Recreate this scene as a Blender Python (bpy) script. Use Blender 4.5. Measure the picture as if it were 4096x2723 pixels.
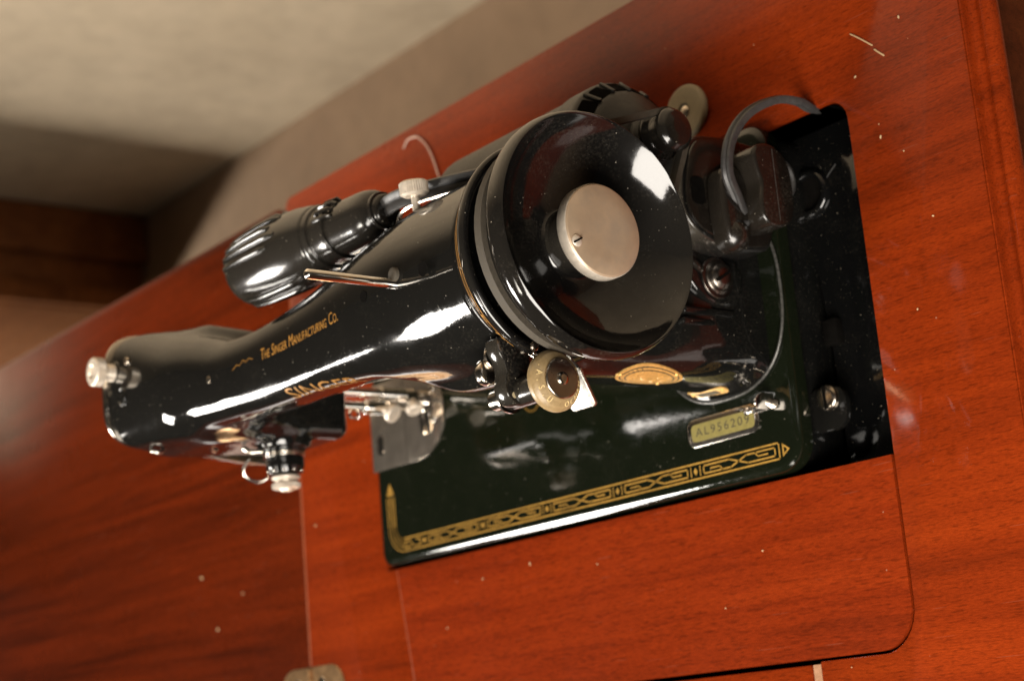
import bpy, bmesh, math, random
import numpy as np
from mathutils import Matrix, Vector

# ------------------------------------------------------------------ clear
for o in list(bpy.data.objects): bpy.data.objects.remove(o, do_unlink=True)
scene = bpy.context.scene
COL = scene.collection
MM = 0.001
random.seed(7); rng = np.random.default_rng(7)
PI = math.pi

# ------------------------------------------------------------------ camera
cd = bpy.data.cameras.new('camera'); cam = bpy.data.objects.new('camera', cd); COL.objects.link(cam)
CR = [[0.6105901, -0.0846275, -0.7874121], [-0.2313634, -0.9699597, -0.0751614], [-0.7573973, 0.2280712, -0.6118275]]
right, down, fwd = [Vector(r) for r in CR]
M = Matrix(((right.x, -down.x, -fwd.x, 0), (right.y, -down.y, -fwd.y, 0), (right.z, -down.z, -fwd.z, 0), (0, 0, 0, 1)))
CAMLOC = Vector((921.4404, -117.1437, 625.8129)) * MM
M.translation = CAMLOC
cam.matrix_world = M
cd.sensor_width = 36; cd.sensor_fit = 'HORIZONTAL'; cd.lens = 60.1872
cd.clip_start = 0.05; cd.clip_end = 60
cd.dof.use_dof = True; cd.dof.focus_distance = 0.728; cd.dof.aperture_fstop = 10.5
scene.camera = cam

# ------------------------------------------------------------------ world, lamps, exposure
w = bpy.data.worlds.new('World'); scene.world = w; w.use_nodes = True
bg = w.node_tree.nodes['Background']; bg.inputs[0].default_value = (1.0, 0.86, 0.70, 1); bg.inputs[1].default_value = 0.025

def area_lamp(name, loc, target, sx, sy, power, col, spread=180):
    ld = bpy.data.lights.new(name, 'AREA'); ld.shape = 'RECTANGLE'; ld.size = sx; ld.size_y = sy
    ld.energy = power; ld.color = col; ld.spread = math.radians(spread)
    o = bpy.data.objects.new(name, ld); COL.objects.link(o)
    d = Vector(target) - Vector(loc)
    o.matrix_world = Matrix.Translation(loc) @ d.to_track_quat('-Z', 'Y').to_matrix().to_4x4()
    return o
area_lamp('key_softbox', (0.88, -0.62, 0.64), (0.38, 0.09, 0.12), 0.62, 0.62, 25, (1.0, 0.93, 0.84))
area_lamp('left_softbox', (-1.46, -0.85, 1.13), (0.25, 0.09, 0.12), 0.47, 0.47, 12.5, (1.0, 0.94, 0.86), 90)
area_lamp('added_wall_wash', (-0.3, -0.7, 1.3), (-0.3, 0.87, 0.30), 0.8, 0.4, 10, (1.0, 0.92, 0.80), 62)  # unseen lamp added to brighten the back wall and its reflections
area_lamp('added_left_wash', (-4.6, -0.55, 0.8), (-2.1, 0.87, -0.35), 0.60, 0.60, 14, (1.0, 0.93, 0.82), 40)  # unseen lamp added far left so the chest shadows the wall
scene.cycles.blur_glossy = 1.0; scene.cycles.caustics_reflective = False

vs = scene.view_settings; vs.view_transform = 'Standard'; vs.look = 'None'; vs.exposure = 0.0; vs.gamma = 1.0; vs.use_curve_mapping = False

# ------------------------------------------------------------------ helpers
def set_parent(o, parent):
    o.parent = parent
    o.matrix_parent_inverse = Matrix.Translation(parent.get('_org', (0, 0, 0))).inverted() if '_org' in parent else Matrix.Identity(4)

def link(name, me, mat, parent=None, smooth=True, angle=35):
    o = bpy.data.objects.new(name, me); COL.objects.link(o)
    if mat is not None:
        for m_ in (mat if isinstance(mat, (list, tuple)) else [mat]): me.materials.append(m_)
    if smooth:
        me.polygons.foreach_set('use_smooth', [len(p.vertices) <= 4 for p in me.polygons])     # flat caps stay flat
        if angle: me.set_sharp_from_angle(angle=math.radians(angle))
    if parent is not None: set_parent(o, parent)
    return o

def mesh(name, vs_, fs_, mat, parent=None, smooth=True, angle=35):
    me = bpy.data.meshes.new(name)
    me.from_pydata([tuple(c * MM for c in v) for v in vs_], [], [tuple(f) for f in fs_])
    me.validate(); me.update()
    return link(name, me, mat, parent, smooth, angle)

def from_bm(name, bm, mat, parent=None, smooth=True, angle=35):
    bmesh.ops.recalc_face_normals(bm, faces=bm.faces)
    for v in bm.verts: v.co *= MM
    me = bpy.data.meshes.new(name); bm.to_mesh(me); bm.free()
    return link(name, me, mat, parent, smooth, angle)

def thing(name, label, cat, loc, group=None):
    o = bpy.data.objects.new(name, None); COL.objects.link(o)
    o.location = [c * MM for c in loc]; o['_org'] = [c * MM for c in loc]
    o.empty_display_size = 0.02
    o['label'] = label; o['category'] = cat
    if group: o['group'] = group
    return o

def tag(o, label=None, cat=None, group=None, kind=None):
    if label: o['label'] = label
    if cat: o['category'] = cat
    if group: o['group'] = group
    if kind: o['kind'] = kind
    return o

def frame(axis):
    a = Vector(axis).normalized()
    t = Vector((0, 0, 1)) if abs(a.z) < 0.9 else Vector((1, 0, 0))
    u = (t - a * t.dot(a)).normalized(); v = a.cross(u)
    return a, u, v

def lathe_data(profile, origin, axis, seg=64, a0=0.0, a1=2 * PI, rmod=None):
    a, u, v = frame(axis); o = Vector(origin)
    full = abs((a1 - a0) - 2 * PI) < 1e-6
    n = seg if full else seg + 1
    V = []; F = []; idx = []
    for (h, r) in profile:
        if r < 1e-6:
            idx.append([len(V)] * n); V.append(o + a * h); continue
        row = []
        for i in range(n):
            th = a0 + (a1 - a0) * i / seg
            rr = r if rmod is None else rmod(h, r, i)
            row.append(len(V)); V.append(o + a * h + (u * math.cos(th) + v * math.sin(th)) * rr)
        idx.append(row)
    for k in range(len(profile) - 1):
        A, B = idx[k], idx[k + 1]
        for i in range(seg):
            j = (i + 1) % n if full else i + 1
            f = [A[i], A[j], B[j], B[i]]
            g = []
            for q in f:
                if q not in g: g.append(q)
            if len(g) >= 3: F.append(g)
    return V, F

def lathe(name, profile, origin, axis, mat, parent=None, seg=64, angle=35, **kw):
    V, F = lathe_data(profile, origin, axis, seg, **kw)
    bm = bmesh.new(); bv = [bm.verts.new(p) for p in V]
    for f in F:
        try: bm.faces.new([bv[i] for i in f])
        except ValueError: pass
    return from_bm(name, bm, mat, parent, True, angle)

def rounded(profile_pts, r=1.0, n=4):
    """round the interior corners of an open (h,r) polyline"""
    out = [profile_pts[0]]
    for i in range(1, len(profile_pts) - 1):
        p0, p1, p2 = [Vector(q) for q in profile_pts[i - 1:i + 2]]
        d0 = (p0 - p1); d1 = (p2 - p1); rr = min(r, d0.length * .45, d1.length * .45)
        A = p1 + d0.normalized() * rr; B = p1 + d1.normalized() * rr
        for k in range(n + 1):
            t = k / n
            q = A * (1 - t) ** 2 + p1 * 2 * t * (1 - t) + B * t * t
            out.append((q.x, q.y))
    out.append(profile_pts[-1])
    return out

def catmull(pts, n=10, closed=False):
    P = [Vector(p) for p in pts]; out = []
    m = len(P)
    rng_ = range(m) if closed else range(m - 1)
    for i in rng_:
        p0 = P[(i - 1) % m] if closed else P[max(i - 1, 0)]
        p1 = P[i]; p2 = P[(i + 1) % m] if closed else P[i + 1]
        p3 = P[(i + 2) % m] if closed else P[min(i + 2, m - 1)]
        for k in range(n):
            t = k / n
            out.append(0.5 * ((2 * p1) + (p2 - p0) * t + (2 * p0 - 5 * p1 + 4 * p2 - p3) * t * t + (3 * p1 - p0 - 3 * p2 + p3) * t ** 3))
    if not closed: out.append(P[-1])
    return out

def sweep(name, path, section, mat, parent=None, closed=False, up=(0, 0, 1), angle=40, caps=True, scale=None):
    """sweep a closed 2-D section (list of (a,b)) along a list of points"""
    P = [Vector(p) for p in path]; n = len(P); V = []; F = []; m = len(section)
    prev_u = None
    for i in range(n):
        if closed: t = (P[(i + 1) % n] - P[i - 1]).normalized()
        else: t = (P[min(i + 1, n - 1)] - P[max(i - 1, 0)]).normalized()
        if prev_u is None:
            u = Vector(up); u = (u - t * u.dot(t)).normalized()
        else:
            u = (prev_u - t * prev_u.dot(t)).normalized()
        prev_u = u; v = t.cross(u); s = 1 if scale is None else scale(i / (n - 1))
        for (a, b) in section: V.append(P[i] + u * a * s + v * b * s)
    for i in range(n if closed else n - 1):
        for k in range(m):
            a = i * m + k; b = i * m + (k + 1) % m; c = ((i + 1) % n) * m + (k + 1) % m; d = ((i + 1) % n) * m + k
            F.append((a, b, c, d))
    if caps and not closed:
        F.append(tuple(range(m - 1, -1, -1))); F.append(tuple((n - 1) * m + k for k in range(m)))
    bm = bmesh.new(); bv = [bm.verts.new(p) for p in V]
    for f in F: bm.faces.new([bv[i] for i in f])
    return from_bm(name, bm, mat, parent, True, angle)

def circle2(r, n=12, ry=None): return [(r * math.cos(2 * PI * i / n), (ry or r) * math.sin(2 * PI * i / n)) for i in range(n)]

def tube(name, pts, r, mat, parent=None, n=12, smoothpts=8, **kw):
    path = catmull(pts, smoothpts) if smoothpts else pts
    return sweep(name, path, circle2(r, n), mat, parent, **kw)

def prism(name, outline, origin, u, v, wdir, depth, mat, parent=None, bevel=0.5, seg=2, angle=35):
    """outline in (u,v) extruded along wdir by depth, all edges bevelled"""
    u, v, wd, o = Vector(u), Vector(v), Vector(wdir), Vector(origin)
    bm = bmesh.new()
    A = [bm.verts.new(o + u * a + v * b) for a, b in outline]
    B = [bm.verts.new(o + u * a + v * b + wd * depth) for a, b in outline]
    n = len(outline)
    top = bm.faces.new(A); bot = bm.faces.new(B[::-1])
    for i in range(n): bm.faces.new((A[i], B[i], B[(i + 1) % n], A[(i + 1) % n]))
    bmesh.ops.recalc_face_normals(bm, faces=bm.faces)
    if bevel > 0:
        es = [e for e in bm.edges if len(e.link_faces) == 2 and e.calc_face_angle(0) > math.radians(40)]
        bmesh.ops.bevel(bm, geom=es, offset=bevel, segments=seg, profile=0.5, affect='EDGES', clamp_overlap=True)
    return from_bm(name, bm, mat, parent, True, angle)

def rrect(w, h, r, n=6, cx=0, cy=0):
    pts = []
    for (sx, sy, a) in ((1, 1, 0), (-1, 1, PI / 2), (-1, -1, PI), (1, -1, 3 * PI / 2)):
        for k in range(n + 1):
            t = a + PI / 2 * k / n
            pts.append((cx + sx * (w / 2 - r) + r * math.cos(t), cy + sy * (h / 2 - r) + r * math.sin(t)))
    return pts

def arc(cx, cy, r, a0, a1, n=8):
    return [(cx + r * math.cos(a0 + (a1 - a0) * k / n), cy + r * math.sin(a0 + (a1 - a0) * k / n)) for k in range(n + 1)]

def box(name, c, s, mat, parent=None, bevel=0.8, seg=2):
    return prism(name, [(-s[0] / 2, -s[1] / 2), (s[0] / 2, -s[1] / 2), (s[0] / 2, s[1] / 2), (-s[0] / 2, s[1] / 2)],
                 (c[0], c[1], c[2] - s[2] / 2), (1, 0, 0), (0, 1, 0), (0, 0, 1), s[2], mat, parent, bevel, seg)

def text_data(body, size, extrude=0.0, bevel=0.0, spacing=1.0, res=3, small_caps=False):
    """vertices (x,y,z in mm units of size) and faces of a line of text, centred"""
    cu = bpy.data.curves.new('lettering', 'FONT'); cu.body = body; cu.size = size; cu.align_x = 'CENTER'; cu.align_y = 'CENTER'
    cu.extrude = extrude; cu.bevel_depth = bevel; cu.resolution_u = res; cu.space_character = spacing
    if small_caps:
        cu.small_caps_scale = 0.72
        for i, c in enumerate(body):
            if c.islower(): cu.body_format[i].use_small_caps = True
    ob = bpy.data.objects.new('lettering', cu); COL.objects.link(ob)
    bpy.context.view_layer.update()
    dg = bpy.context.evaluated_depsgraph_get()
    me = bpy.data.meshes.new_from_object(ob.evaluated_get(dg))
    V = [v.co.copy() for v in me.vertices]; F = [tuple(p.vertices) for p in me.polygons]
    bpy.data.objects.remove(ob); bpy.data.curves.remove(cu); bpy.data.meshes.remove(me)
    return V, F

# ------------------------------------------------------------------ materials
def new_mat(name):
    m = bpy.data.materials.new(name); m.use_nodes = True
    nt = m.node_tree; b = nt.nodes['Principled BSDF']
    return m, nt, b
def N(nt, t, **kw):
    n = nt.nodes.new(t)
    for k, v in kw.items():
        if hasattr(n, k): setattr(n, k, v)
    return n
def ramp(nt, src, stops):
    r = N(nt, 'ShaderNodeValToRGB'); e = r.color_ramp.elements
    while len(e) < len(stops): e.new(0.5)
    for k, (p, c) in enumerate(stops):
        e[k].position = p; e[k].color = c if len(c) == 4 else (*c, 1)
    nt.links.new(src, r.inputs[0]); return r
def objcoord(nt, scale=(1, 1, 1), rot=(0, 0, 0)):
    tc = N(nt, 'ShaderNodeTexCoord'); mp = N(nt, 'ShaderNodeMapping')
    mp.inputs['Scale'].default_value = scale; mp.inputs['Rotation'].default_value = rot
    nt.links.new(tc.outputs['Object'], mp.inputs[0]); return mp.outputs[0]
def noise(nt, vec, scale, detail=4, rough=0.5, dist=0.0):
    n = N(nt, 'ShaderNodeTexNoise'); n.inputs['Scale'].default_value = scale; n.inputs['Detail'].default_value = detail
    n.inputs['Roughness'].default_value = rough; n.inputs['Distortion'].default_value = dist
    nt.links.new(vec, n.inputs['Vector']); return n
def math_(nt, op, a, b=None, clamp=False):
    n = N(nt, 'ShaderNodeMath'); n.operation = op; n.use_clamp = clamp
    for i, q in enumerate((a, b)):
        if q is None: continue
        if isinstance(q, (int, float)): n.inputs[i].default_value = q
        else: nt.links.new(q, n.inputs[i])
    return n.outputs[0]
def mixc(nt, fac, a, b):
    n = N(nt, 'ShaderNodeMix'); n.data_type = 'RGBA'
    for s, q in ((n.inputs[0], fac), (n.inputs[6], a), (n.inputs[7], b)):
        if isinstance(q, (int, float)): s.default_value = q
        elif isinstance(q, tuple): s.default_value = (*q, 1) if len(q) == 3 else q
        else: nt.links.new(q, s)
    return n.outputs[2]
def specks(nt, vec, cell, size, density):
    """sparse lint and dust grains: 1 inside a grain"""
    v = N(nt, 'ShaderNodeTexVoronoi'); v.inputs['Scale'].default_value = 1.0 / cell; v.inputs['Randomness'].default_value = 1
    nt.links.new(vec, v.inputs['Vector'])
    sep = N(nt, 'ShaderNodeSeparateColor'); nt.links.new(v.outputs['Color'], sep.inputs[0])
    sz = math_(nt, 'MULTIPLY', sep.outputs[1], size)
    inside = math_(nt, 'LESS_THAN', v.outputs['Distance'], sz)
    gate = math_(nt, 'LESS_THAN', sep.outputs[0], density)
    return math_(nt, 'MULTIPLY', inside, gate)

def enamel(name, base, rough=0.06, dust=0.25, dustcol=(0.30, 0.26, 0.20), speck=0.35, film=0.0, settled=0.0):
    m, nt, b = new_mat(name)
    vec = objcoord(nt)
    n1 = noise(nt, vec, 55, 4, 0.6); n2 = noise(nt, vec, 900, 2, 0.6)
    f1 = math_(nt, 'MULTIPLY', ramp(nt, n1.outputs[0], [(0.42, (0, 0, 0)), (0.75, (1, 1, 1))]).outputs[0], ramp(nt, n2.outputs[0], [(0.45, (0, 0, 0)), (0.7, (1, 1, 1))]).outputs[0])
    s1 = specks(nt, vec, 0.0026, 0.11, speck); s2 = specks(nt, vec, 0.0009, 0.16, speck * 0.4)
    sp = math_(nt, 'MAXIMUM', s1, math_(nt, 'MULTIPLY', s2, 0.6))
    fac = math_(nt, 'MAXIMUM', math_(nt, 'ADD', math_(nt, 'MULTIPLY', f1, dust * 0.25), film), math_(nt, 'MULTIPLY', sp, 0.75), True)
    if settled:                      # fine dust lying on the upward faces
        g = N(nt, 'ShaderNodeNewGeometry'); sx = N(nt, 'ShaderNodeSeparateXYZ'); nt.links.new(g.outputs['Normal'], sx.inputs[0])
        up = ramp(nt, sx.outputs[2], [(0.15, (0, 0, 0)), (0.95, (1, 1, 1))]).outputs[0]
        n3 = noise(nt, vec, 2600, 2, 0.7)
        gr = ramp(nt, n3.outputs[0], [(0.30, (0.35, 0.35, 0.35)), (0.70, (1, 1, 1))]).outputs[0]
        fac = math_(nt, 'MAXIMUM', fac, math_(nt, 'MULTIPLY', math_(nt, 'MULTIPLY', up, gr), settled))
    nt.links.new(mixc(nt, fac, base, dustcol), b.inputs['Base Color'])
    smear = ramp(nt, noise(nt, vec, 22, 5, 0.65, 0.8).outputs[0], [(0.45, (0, 0, 0)), (0.75, (0.09, 0.09, 0.09))]).outputs[0]     # finger smears
    r = math_(nt, 'ADD', math_(nt, 'ADD', math_(nt, 'MULTIPLY', fac, 0.5), rough), smear)
    nt.links.new(r, b.inputs['Roughness'])
    b.inputs['Specular IOR Level'].default_value = 0.5
    b.inputs['IOR'].default_value = 1.55
    # faint orange-peel of stoved enamel
    bp = N(nt, 'ShaderNodeBump'); bp.inputs['Strength'].default_value = 0.05; bp.inputs['Distance'].default_value = 0.0005
    hh = math_(nt, 'ADD', noise(nt, vec, 260, 2).outputs[0], math_(nt, 'MULTIPLY', noise(nt, vec, 70, 2).outputs[0], 1.6))
    nt.links.new(hh, bp.inputs['Height']); nt.links.new(bp.outputs[0], b.inputs['Normal'])
    return m

def plain(name, base, rough=0.4, metal=0.0, nscale=300, var=0.25, bump=0.0, spec=0.5, grime=None):
    m, nt, b = new_mat(name); vec = objcoord(nt)
    n1 = noise(nt, vec, nscale, 5, 0.6)
    lo = tuple(c * (1 - var) for c in base); hi = tuple(min(1, c * (1 + var * .6)) for c in base)
    c = ramp(nt, n1.outputs[0], [(0.3, lo), (0.7, hi)]).outputs[0]
    if grime:
        g = noise(nt, vec, 45, 6, 0.7)
        c = mixc(nt, math_(nt, 'MULTIPLY', ramp(nt, g.outputs[0], [(0.48, (0, 0, 0)), (0.72, (1, 1, 1))]).outputs[0], grime[1]), c, grime[0])
    nt.links.new(c, b.inputs['Base Color'])
    rr = ramp(nt, n1.outputs[0], [(0.25, (rough * .8,) * 3), (0.75, (min(1, rough * 1.25),) * 3)])
    nt.links.new(rr.outputs[0], b.inputs['Roughness'])
    b.inputs['Metallic'].default_value = metal; b.inputs['Specular IOR Level'].default_value = spec
    if bump:
        bp = N(nt, 'ShaderNodeBump'); bp.inputs['Strength'].default_value = bump; bp.inputs['Distance'].default_value = 0.0003
        nt.links.new(n1.outputs[0], bp.inputs['Height']); nt.links.new(bp.outputs[0], b.inputs['Normal'])
    return m

def wood(name, dark, mid, light, scale=1.0, rough=0.26, coat=0.42, bands=1.0, fleck=0.40, off=(0, 0, 0)):
    m, nt, b = new_mat(name)
    tc = N(nt, 'ShaderNodeTexCoord'); mp = N(nt, 'ShaderNodeMapping')
    mp.inputs['Location'].default_value = off; mp.inputs['Scale'].default_value = (0.55 * scale, 10.0 * scale, 10.0 * scale)
    nt.links.new(tc.outputs['Object'], mp.inputs[0]); vec = mp.outputs[0]
    broad = noise(nt, vec, 2.6, 5, 0.62, 0.6)           # wide ribbon figure
    ring = noise(nt, vec, 9, 6, 0.65, 1.2)
    mp2 = N(nt, 'ShaderNodeMapping'); mp2.inputs['Scale'].default_value = (130 * scale, 900 * scale, 900 * scale); mp2.inputs['Location'].default_value = off
    nt.links.new(tc.outputs['Object'], mp2.inputs[0])
    pores = noise(nt, mp2.outputs[0], 1.0, 3, 0.6)
    mp3 = N(nt, 'ShaderNodeMapping'); mp3.inputs['Scale'].default_value = (330 * scale, 1500 * scale, 1500 * scale)
    nt.links.new(tc.outputs['Object'], mp3.inputs[0]); fine = noise(nt, mp3.outputs[0], 1.0, 4, 0.7)
    v = math_(nt, 'ADD', math_(nt, 'MULTIPLY', broad.outputs[0], 0.62 * bands), math_(nt, 'MULTIPLY', ring.outputs[0], 0.38))
    c = ramp(nt, v, [(0.30, dark), (0.47, mid), (0.66, light)]).outputs[0]
    pf = ramp(nt, pores.outputs[0], [(0.52, (0, 0, 0)), (0.66, (1, 1, 1))]).outputs[0]
    c = mixc(nt, math_(nt, 'MULTIPLY', pf, fleck), c, tuple(x * 0.42 for x in dark))
    ff = ramp(nt, fine.outputs[0], [(0.35, (0.72, 0.72, 0.72)), (0.65, (1.2, 1.2, 1.2))]).outputs[0]
    mul = N(nt, 'ShaderNodeMix'); mul.data_type = 'RGBA'; mul.blend_type = 'MULTIPLY'; mul.inputs[0].default_value = 0.8
    nt.links.new(c, mul.inputs[6]); nt.links.new(ff, mul.inputs[7])
    vec0 = objcoord(nt)
    sp = specks(nt, vec0, 0.009, 0.05, 0.4)
    # long hairline scuffs in the varnish
    wv = noise(nt, objcoord(nt, (30, 900, 300), (0, 0, 0.9)), 1.0, 1)
    sc = ramp(nt, wv.outputs[0], [(0.735, (0, 0, 0)), (0.76, (1, 1, 1))]).outputs[0]
    mk = math_(nt, 'MAXIMUM', math_(nt, 'MULTIPLY', sp, 0.45), math_(nt, 'MULTIPLY', sc, 0.07))
    nt.links.new(mixc(nt, mk, mul.outputs[2], (0.42, 0.25, 0.16)), b.inputs['Base Color'])
    haze = noise(nt, vec0, 14, 5, 0.65)
    rr = ramp(nt, haze.outputs[0], [(0.35, (rough,) * 3), (0.7, (rough * 1.25,) * 3)])
    nt.links.new(rr.outputs[0], b.inputs['Roughness'])
    b.inputs['Coat Weight'].default_value = coat; b.inputs['Specular IOR Level'].default_value = 0.04
    cr = ramp(nt, haze.outputs[0], [(0.38, (0.05,) * 3), (0.70, (0.14,) * 3)])
    nt.links.new(cr.outputs[0], b.inputs['Coat Roughness'])
    bp = N(nt, 'ShaderNodeBump'); bp.inputs['Strength'].default_value = 0.10; bp.inputs['Distance'].default_value = 0.0003
    nt.links.new(pores.outputs[0], bp.inputs['Height']); nt.links.new(bp.outputs[0], b.inputs['Normal'])
    return m

M_black = enamel('black_enamel', (0.0045, 0.0045, 0.0042), 0.05, 0.2, settled=0.012)
M_plate = enamel('well_plate_enamel', (0.0035, 0.0035, 0.0035), 0.06, 0.12, (0.4, 0.34, 0.25), 0.55)
M_bed = enamel('bed_enamel', (0.0045, 0.0062, 0.0030), 0.05, 0.10, speck=0.22)
M_wheel = enamel('wheel_enamel', (0.0045, 0.0042, 0.004), 0.06, 0.3, speck=0.35, settled=0.035)
M_rim = enamel('dusty_rim_enamel', (0.005, 0.0045, 0.004), 0.07, 0.4, (0.34, 0.29, 0.22), 0.3, 0.0, 0.02)
M_bracket = enamel('dusty_bracket_enamel', (0.006, 0.0055, 0.005), 0.09, 0.5, (0.42, 0.36, 0.27), 0.8, 0.0, 0.06)
M_bead = plain('bead_grey', (0.085, 0.082, 0.074), 0.28, 0.3, 500, 0.4)  # grey stands in for the gleam on the foot bead; plug seam shares it
M_box = enamel('dusty_terminal_box', (0.008, 0.0075, 0.007), 0.12, 0.4, (0.30, 0.26, 0.20), 0.6, 0.0, 0.5)
M_crinkle = plain('matt_black_casting', (0.022, 0.021, 0.019), 0.46, 0, 900, 0.4, 0.12, 0.5, ((0.075, 0.066, 0.052), 0.7))
M_bakelite = enamel('bakelite', (0.0075, 0.0065, 0.0055), 0.12, 0.3, settled=0.05)
M_plug = enamel('plug_bakelite', (0.0075, 0.0058, 0.0045), 0.20, 0.4, speck=0.4, settled=0.04)
M_dark = plain('dark_recess', (0.004, 0.0035, 0.003), 0.8, spec=0.02)
M_chrome = plain('nickel', (0.72, 0.66, 0.58), 0.16, 1.0, 500, 0.10)
M_satin = plain('worn_nickel', (0.55, 0.47, 0.38), 0.25, 1.0, 60, 0.12, 0.0, 0.5)
M_face = plain('brushed_knob_face', (0.46, 0.335, 0.225), 0.46, 0.5, 60, 0.14, 0, 0.5, ((0.36, 0.285, 0.215), 0.8))
M_pad = plain('polished_pad', (0.9, 0.86, 0.78), 0.24, 1.0, 500, 0.05)
M_knurl = plain('knurled_nickel', (0.72, 0.63, 0.52), 0.42, 0.55, 400, 0.15)
M_screw = plain('dull_screw', (0.20, 0.175, 0.15), 0.3, 1.0, 300, 0.2)
M_slide = plain('slide_plate_steel', (0.62, 0.54, 0.45), 0.16, 0.92, 120, 0.12)
M_bright = plain('polished_steel', (0.85, 0.80, 0.73), 0.12, 1.0, 500, 0.05)
M_brass = plain('serial_brass', (0.30, 0.25, 0.075), 0.5, 0.5, 500, 0.18)
M_badge = plain('gilt_badge', (0.80, 0.47, 0.14), 0.36, 0.55, 700, 0.25)
M_gold = plain('gold_decal', (0.54, 0.295, 0.05), 0.45, 0.5, 900, 0.3, 0, 0.5, ((0.05, 0.03, 0.008), 0.55))
M_goldthin = plain('gold_print', (0.46, 0.215, 0.036), 0.5, 0.3, 900, 0.3, 0, 0.5, ((0.06, 0.03, 0.006), 0.6))
M_ink = plain('stamped_ink', (0.05, 0.04, 0.02), 0.6)
M_print = plain('shaded_worn_print', (0.30, 0.135, 0.022), 0.5, 0.2, 900, 0.3, 0, 0.5, ((0.04, 0.02, 0.005), 0.7))  # worn gold print, darkened for the shade on the arm front
M_rubber = plain('amber_rubber', (0.26, 0.18, 0.085), 0.38, 0, 700, 0.22, 0.15, 0.5, ((0.30, 0.25, 0.18), 0.6))
M_lettering = plain('worn_lettering', (0.62, 0.46, 0.22), 0.4, 0, 900, 0.3)
M_belt = plain('fabric_belt', (0.050, 0.040, 0.027), 0.75, 0, 1500, 0.5, 0.4)
M_cord = plain('rubber_cord', (0.036, 0.034, 0.033), 0.44, 0, 400, 0.3, 0.05, 0.5, ((0.055, 0.05, 0.043), 0.6))
M_felt = plain('ivory_bumper', (0.34, 0.27, 0.16), 0.6, 0, 300, 0.15)
M_edge = plain('gleam_bare_edge', (0.26, 0.062, 0.022), 0.4, 0, 400, 0.35)  # bare board edge, made paler for the gleam along the joints
M_pink = plain('wood_edge_bare', (0.42, 0.22, 0.12), 0.5, 0, 400, 0.2)
M_hinge = plain('copper_hinge', (0.56, 0.33, 0.16), 0.30, 0.9, 200, 0.15)
M_thread = plain('pale_thread', (0.62, 0.42, 0.33), 0.8, 0, 900, 0.2)
M_straw = plain('pale_splinter', (0.62, 0.42, 0.22), 0.7, 0, 900, 0.2)
M_top = wood('mahogany_top', (0.082, 0.0100, 0.0020), (0.185, 0.0205, 0.0028), (0.268, 0.0320, 0.0038))
M_flap = wood('mahogany_flap', (0.080, 0.0096, 0.0020), (0.178, 0.0188, 0.0028), (0.250, 0.0290, 0.0038), off=(3.1, 0.4, 1))
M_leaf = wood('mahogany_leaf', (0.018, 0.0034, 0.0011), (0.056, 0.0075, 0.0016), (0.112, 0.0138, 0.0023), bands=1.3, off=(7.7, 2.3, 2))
M_body = wood('mahogany_body', (0.04, 0.010, 0.004), (0.08, 0.018, 0.006), (0.12, 0.03, 0.008), rough=0.4, coat=0.1)
M_chest = wood('brown_chest_wood', (0.075, 0.026, 0.009), (0.16, 0.058, 0.020), (0.25, 0.094, 0.030), scale=0.5, rough=0.45, coat=0.1)

# ------------------------------------------------------------------ casting shape (implicit surface of the machine head)
def spline(xs,ys):
    xs=np.array(xs,float);ys=np.array(ys,float);h=np.diff(xs);d=np.diff(ys)/h
    m=np.zeros(len(xs));m[0]=d[0];m[-1]=d[-1]
    for i in range(1,len(xs)-1):
        m[i]=0 if d[i-1]*d[i]<=0 else (h[i-1]+h[i])*3/((2*h[i]+h[i-1])/d[i-1]+(h[i]+2*h[i-1])/d[i])
    # blend towards centred slopes for smoother curvature
    c=np.gradient(ys,xs); m=0.5*m+0.5*c
    def f(x):
        x=np.clip(x,xs[0],xs[-1]);i=np.clip(np.searchsorted(xs,x)-1,0,len(xs)-2)
        t=(x-xs[i])/h[i];t2=t*t;t3=t2*t
        return (2*t3-3*t2+1)*ys[i]+(t3-2*t2+t)*h[i]*m[i]+(-2*t3+3*t2)*ys[i+1]+(t3-t2)*h[i]*m[i+1]
    return f
AX=[10,30,50,75,100,125,150,175,205,235,270,305,335,356]
A_yf=spline(AX,[67.5,66.3,64.4,62.4,65.6,65.2,64.2,63.8,63.3,61.3,56.5,51.5,49,48.5])
A_yb=spline(AX,[134,133.5,130,123,115,108,107.5,109.5,113,119,128,133,135,135.5])
A_hu=spline(AX,[24,24,24,24,17,14.5,14,14,15,18,26,34,42,44])
def A_cy(x): return (A_yf(x)+A_yb(x))/2
A_top=spline(AX,[200,200,200.3,200,194.5,189.6,187.3,186.5,187,188.5,191,194,195,195])
A_bot=spline(AX,[120,120,120,122,125,127,128,128,127,124,117,110,106,105])
PZ=[0,6,12,20,35,60,95,130,165]
P_x0=spline(PZ,[278,279,283,287,290,291,289,284,278])
P_x1=spline(PZ,[371,367.5,364,361,356.5,350.5,341,339,350])
P_y0=spline(PZ,[41,43.3,45.6,47.2,48.6,49.2,49,48.2,47])
P_y1=spline(PZ,[140,139,136,133,130,128,128,130,132])
def P_n(z): return 2.5+0.8*np.clip((np.asarray(z,float)-12)/35,0,1)
def smin(a,b,k):
    h=np.maximum(k-np.abs(a-b),0)/k
    return np.minimum(a,b)-h*h*h*k/6
def smax(a,b,k): return -smin(-a,-b,k)
def sup(a,b,n): return (np.abs(a)**n+np.abs(b)**n+1e-9)**(1/n)
def rbox(x,y,z,c,h,r):
    qx=np.abs(x-c[0])-h[0]+r;qy=np.abs(y-c[1])-h[1]+r;qz=np.abs(z-c[2])-h[2]+r
    return np.sqrt(np.maximum(qx,0)**2+np.maximum(qy,0)**2+np.maximum(qz,0)**2)+np.minimum(np.maximum(np.maximum(qx,qy),qz),0)-r
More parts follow.
